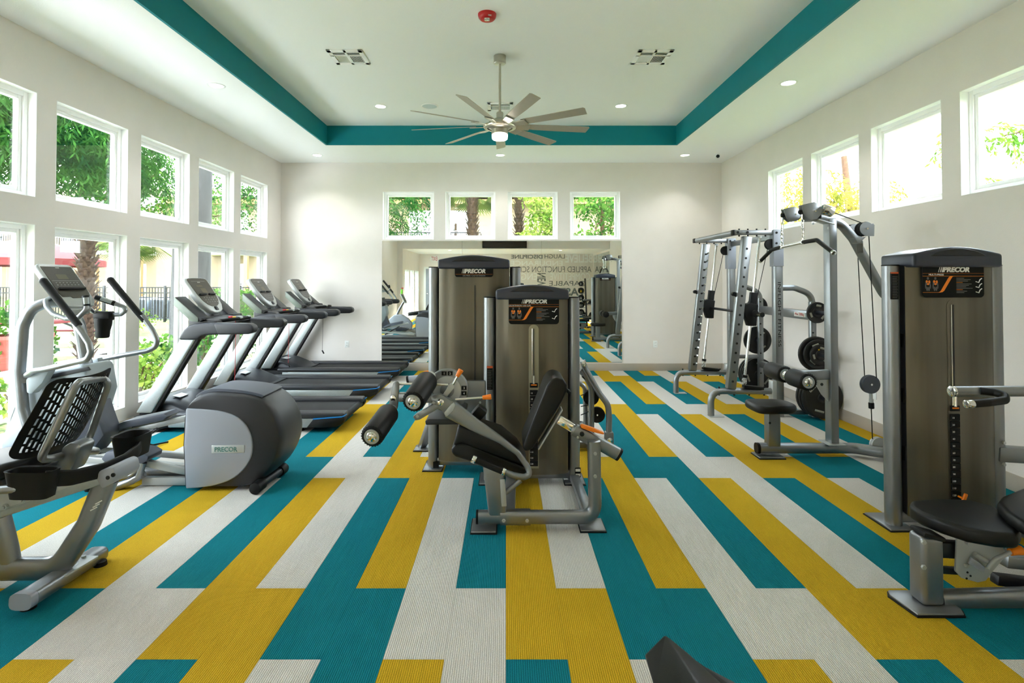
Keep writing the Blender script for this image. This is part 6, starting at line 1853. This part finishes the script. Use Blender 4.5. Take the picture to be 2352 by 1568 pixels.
# shrubs, hedge
def shrub(label, x, y, rx_, ry_, h, n, m, l=.10, w=.06, name='shrub', group='shrubs outside the windows'):
    t = empty(name, (x, y, GZ), label, 'shrub', group)
    st = MB()
    for k in range(5):
        st.tube([V((x, y, GZ)), V((x+rnd.uniform(-.6, .6)*rx_, y+rnd.uniform(-.6, .6)*ry_, GZ+h*.7))], .012, 6)
    st.build('stems', BARKB, t)
    b = LB(); blob_leaves(b, (x, y, GZ+h*.55), (rx_, ry_, h*.5), n, l, w)
    b.build('foliage', m, t)
for i, (x, y, rx_, ry_, h, n, m, lab) in enumerate((
        (-5.2, 4.7, .55, .5, .62, 420, L_LITE, 'low leafy shrub outside the nearest tall window'),
        (-5.5, 6.2, .5, .55, .60, 450, L_LITE, 'yellow-green shrub outside the second tall window'),
        (-5.2, 7.6, .55, .55, .75, 520, L_LITE, 'leafy light green shrub low in the third tall window'),
        (-5.5, 8.6, .5, .5, .80, 500, L_MID, 'leafy shrub further along in the third tall window'),
        (-5.4, 9.6, .5, .5, 1.0, 520, L_MID, 'green shrub at the foot of the grey trunk'),
        (-5.6, 11.2, .6, .6, 1.1, 560, L_DARK, 'darker shrub behind the grey trunk'),
        (-12.5, 17.5, 1.2, .6, .8, 500, L_LITE, 'bright flowering shrub on the far lawn'))):
    shrub(lab, x, y, rx_, ry_, h, n, m)
hg = empty('hedge', (-10.2, 20.0, GZ), 'clipped square hedge seen in the last tall left window', 'hedge')
b = LB()
for _ in range(2600):
    p = Vector((-10.2+rnd.uniform(-1.1, 1.1), 20+rnd.uniform(-.5, .5), GZ+rnd.uniform(0, 1.35)))
    d = rv().normalized(); b.leaf(p, d, d.cross(rv()).normalized(), .13, .07)
b.build('foliage', L_MID, hg)
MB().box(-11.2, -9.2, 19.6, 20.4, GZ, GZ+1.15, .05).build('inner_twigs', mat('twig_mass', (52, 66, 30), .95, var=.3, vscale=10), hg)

# planter with trailing vine
pl = empty('planter', (-9.3, 10.3, GZ), 'dark red planter with trailing green vine, outside the second left window', 'planter')
MB().lathe([(0, 0), (.34, 0), (.46, .55), (.50, .60), (.50, .66), (.44, .66), (.42, .58), (0, .56)], (-9.3, 10.3, GZ), (0, 0, 1), 28).build('pot', mat('red_clay', (128, 58, 48), .7, var=.15, vscale=8), pl)
b = LB()
for _ in range(26):
    an = rnd.uniform(0, 6.28)
    for k in range(12):
        p = Vector((-9.3+math.cos(an)*(.2+.05*min(k, 6)), 10.3+math.sin(an)*(.2+.05*min(k, 6)), GZ+1.0-.05*k*k*.12-.03*k))
        d = rv().normalized(); b.leaf(p, d, d.cross(rv()).normalized(), .12, .09)
blob_leaves(b, (-9.3, 10.3, GZ+.95), (.45, .45, .35), 260, .13, .09)
b.build('vine', L_MID, pl)

# red umbrella and picnic table
ux_, uy_ = -11.2, 12.6
um = empty('patio_umbrella', (ux_, uy_, GZ), 'red patio umbrella outside the nearest left windows', 'umbrella')
MB().cyl((ux_, uy_, GZ), (ux_, uy_, 2.62), .025, n=10).build('pole', CHARC, um)
for k in range(8):
    a0, a1 = 2*math.pi*k/8, 2*math.pi*(k+1)/8
    A, B_ = V((ux_+1.45*math.cos(a0), uy_+1.45*math.sin(a0), 2.02)), V((ux_+1.45*math.cos(a1), uy_+1.45*math.sin(a1), 2.02))
    MB().prism([A, B_, V((ux_, uy_, 2.6))], (0, 0, .02)).prism([A, B_, B_+V((0, 0, -.14)), A+V((0, 0, -.14))], (.01, .01, 0)).build('canopy_panel', mat_um if k else (mat_um := mat('red_canvas', (104, 28, 28), .8)), um)
pt = empty('picnic_table', (-11.0, 12.5, GZ), 'red metal picnic table under the red umbrella', 'table')
MB().box(-11.8, -10.2, 12.1, 12.9, .56, .62, .01).build('table_top', mat_um, pt)
for y in (11.6, 13.4):
    MB().box(-11.8, -10.2, y-.14, y+.14, .28, .32, .01).build('bench_seat', mat_um, pt)
for x in (-11.5, -10.5):
    MB().tube([V((x, 11.6, GZ+.02)), V((x, 11.6, .28)), V((x, 12.3, .56)), V((x, 12.7, .56)), V((x, 13.4, .28)), V((x, 13.4, GZ+.02))], .03, 8, .1).build('leg', CHARC, pt)

# iron fence
IRON = mat('black_iron', (30, 32, 34), .5, .4)
fe = empty('iron_fence', (-14.5, 22, GZ), 'black iron picket fence across the far lawn', 'fence')
for x in (-24, -21.5, -19, -16.5, -14, -11.5, -9):
    MB().box(x-.04, x+.04, 21.96, 22.04, GZ, 1.34, .01).build('fence_post', IRON, fe)
for z in (GZ+.15, 1.02, 1.24):
    MB().box(-24, -9, 21.98, 22.02, z, z+.05).build('rail', IRON, fe)
b = MB()
for k in range(125): b.box(-24+.12*k-.011, -24+.12*k+.011, 21.985, 22.015, GZ+.05, 1.26)
o = b.build('pickets', IRON, fe); o['kind'] = 'stuff'
for x, lab in ((-16.3, 'grey air conditioning unit behind the iron fence, left of the pair'), (-15.1, 'grey air conditioning unit behind the iron fence, right of the pair')):
    a = empty('air_conditioner', (x, 24, GZ), lab, 'air conditioner', 'outdoor air conditioners')
    MB().box(x-.5, x+.5, 23.5, 24.5, GZ, .78, .04).build('casing', mat_ac if x > -16 else (mat_ac := mat('ac_casing', (112, 122, 132), .6)), a)
    b = MB()
    for k in range(14): b.box(x-.46+k*.07-.012, x-.46+k*.07+.012, 23.47, 23.50, GZ+.08, .70)
    b.build('side_grille', CHARC, a)
    MB().lathe([(.0, 0), (.38, 0), (.42, .03), (.0, .06)], (x, 24, .78), (0, 0, 1), 20).build('fan_guard', CHARC, a)

# apartment building
BRICK = mat('cream_brick', (128, 112, 90), .9, var=.06, vscale=5, bump=.2, bscale=30)
STUCCO = mat('cream_stucco', (138, 110, 72), .9)
ROOFM = mat('brown_shingle', (128, 104, 84), .9, var=.15, vscale=10)
ab = empty('apartment_building', (-13, 30, GZ), 'long two storey cream brick apartment building with balconies beyond the lawn', 'building')
bays = [-29.0, -24.3, -20.9, -15.2, -10.0, -4.7, -2.65]
holes = []
for x in bays: holes += [(x-.75, x+.75, .1, 2.5), (x-.75, x+.75, 3.2, 5.5)]
b = MB()
us = sorted(set([-34, 7] + [h[0] for h in holes] + [h[1] for h in holes]))
for a, c in zip(us, us[1:]):
    m_ = (a+c)/2
    z = GZ
    for ha, hb in sorted([(h[2], h[3]) for h in holes if h[0] < m_ < h[1]]) + [(6.0, 6.0)]:
        if ha > z: b.box(a, c, 30, 30.4, z, ha)
        z = hb
b.box(-34, -33.6, 30, 40, GZ, 6).box(6.6, 7, 30, 40, GZ, 6)
b.build('wall', BRICK, ab)
MB().box(-34.6, 7.6, 29.2, 41, 6.0, 6.12).box(-34.6, 7.6, 29.2, 29.3, 5.75, 6.12).build('fascia', STUCCO, ab)
MB().prism([V((-34.8, 29.0, 6.1)), V((-34.8, 35.2, 7.6)), V((-34.8, 41.2, 6.1))], (42.6, 0, 0)).build('roof', ROOFM, ab)
PANEB = glass_mat('building_glass', (.55, .68, .72, 1), .35)
for x in bays:
    for z0, z1 in ((.1, 2.5), (3.2, 5.5)):
        f = MB()
        f.box(x-.75, x-.67, 30.1, 30.3, z0, z1).box(x+.67, x+.75, 30.1, 30.3, z0, z1).box(x-.04, x+.04, 30.1, 30.3, z0, z1).box(x-.75, x+.75, 30.1, 30.3, z1-.08, z1).box(x-.75, x+.75, 30.1, 30.3, z0, z0+.08)
        for k in (1, 2, 3): f.box(x-.7, x+.7, 30.14, 30.18, z0+(z1-z0)*k/4-.02, z0+(z1-z0)*k/4+.02)
        fo = f.build('window', VINYL, ab)
        MB().box(x-.70, x+.70, 30.2, 30.21, z0+.05, z1-.05).build('pane', PANEB, fo)
        MB().box(x-.70, x+.70, 30.5, 30.52, z0, z1).build('curtain', STUCCO, fo)
    bal = MB().box(x-1.3, x+1.3, 28.7, 30, 2.95, 3.15, .02).build('balcony', VINYL, ab)
    r = MB()
    r.box(x-1.3, x+1.3, 28.7, 28.75, 4.10, 4.16).box(x-1.3, x+1.3, 28.7, 28.75, 3.22, 3.27)
    for k in range(22): r.box(x-1.29+k*.123-.012, x-1.29+k*.123+.012, 28.71, 28.74, 3.15, 4.12)
    for y in range(10):
        for s in (-1.3, 1.28): r.box(x+s, x+s+.02, 28.75+y*.125, 28.77+y*.125, 3.15, 4.12)
    r.build('balcony_railing', IRON, bal)
    MB().box(x-1.3, x-1.1, 28.75, 28.95, GZ, 2.95).box(x+1.1, x+1.3, 28.75, 28.95, GZ, 2.95).build('porch_column', STUCCO, ab)
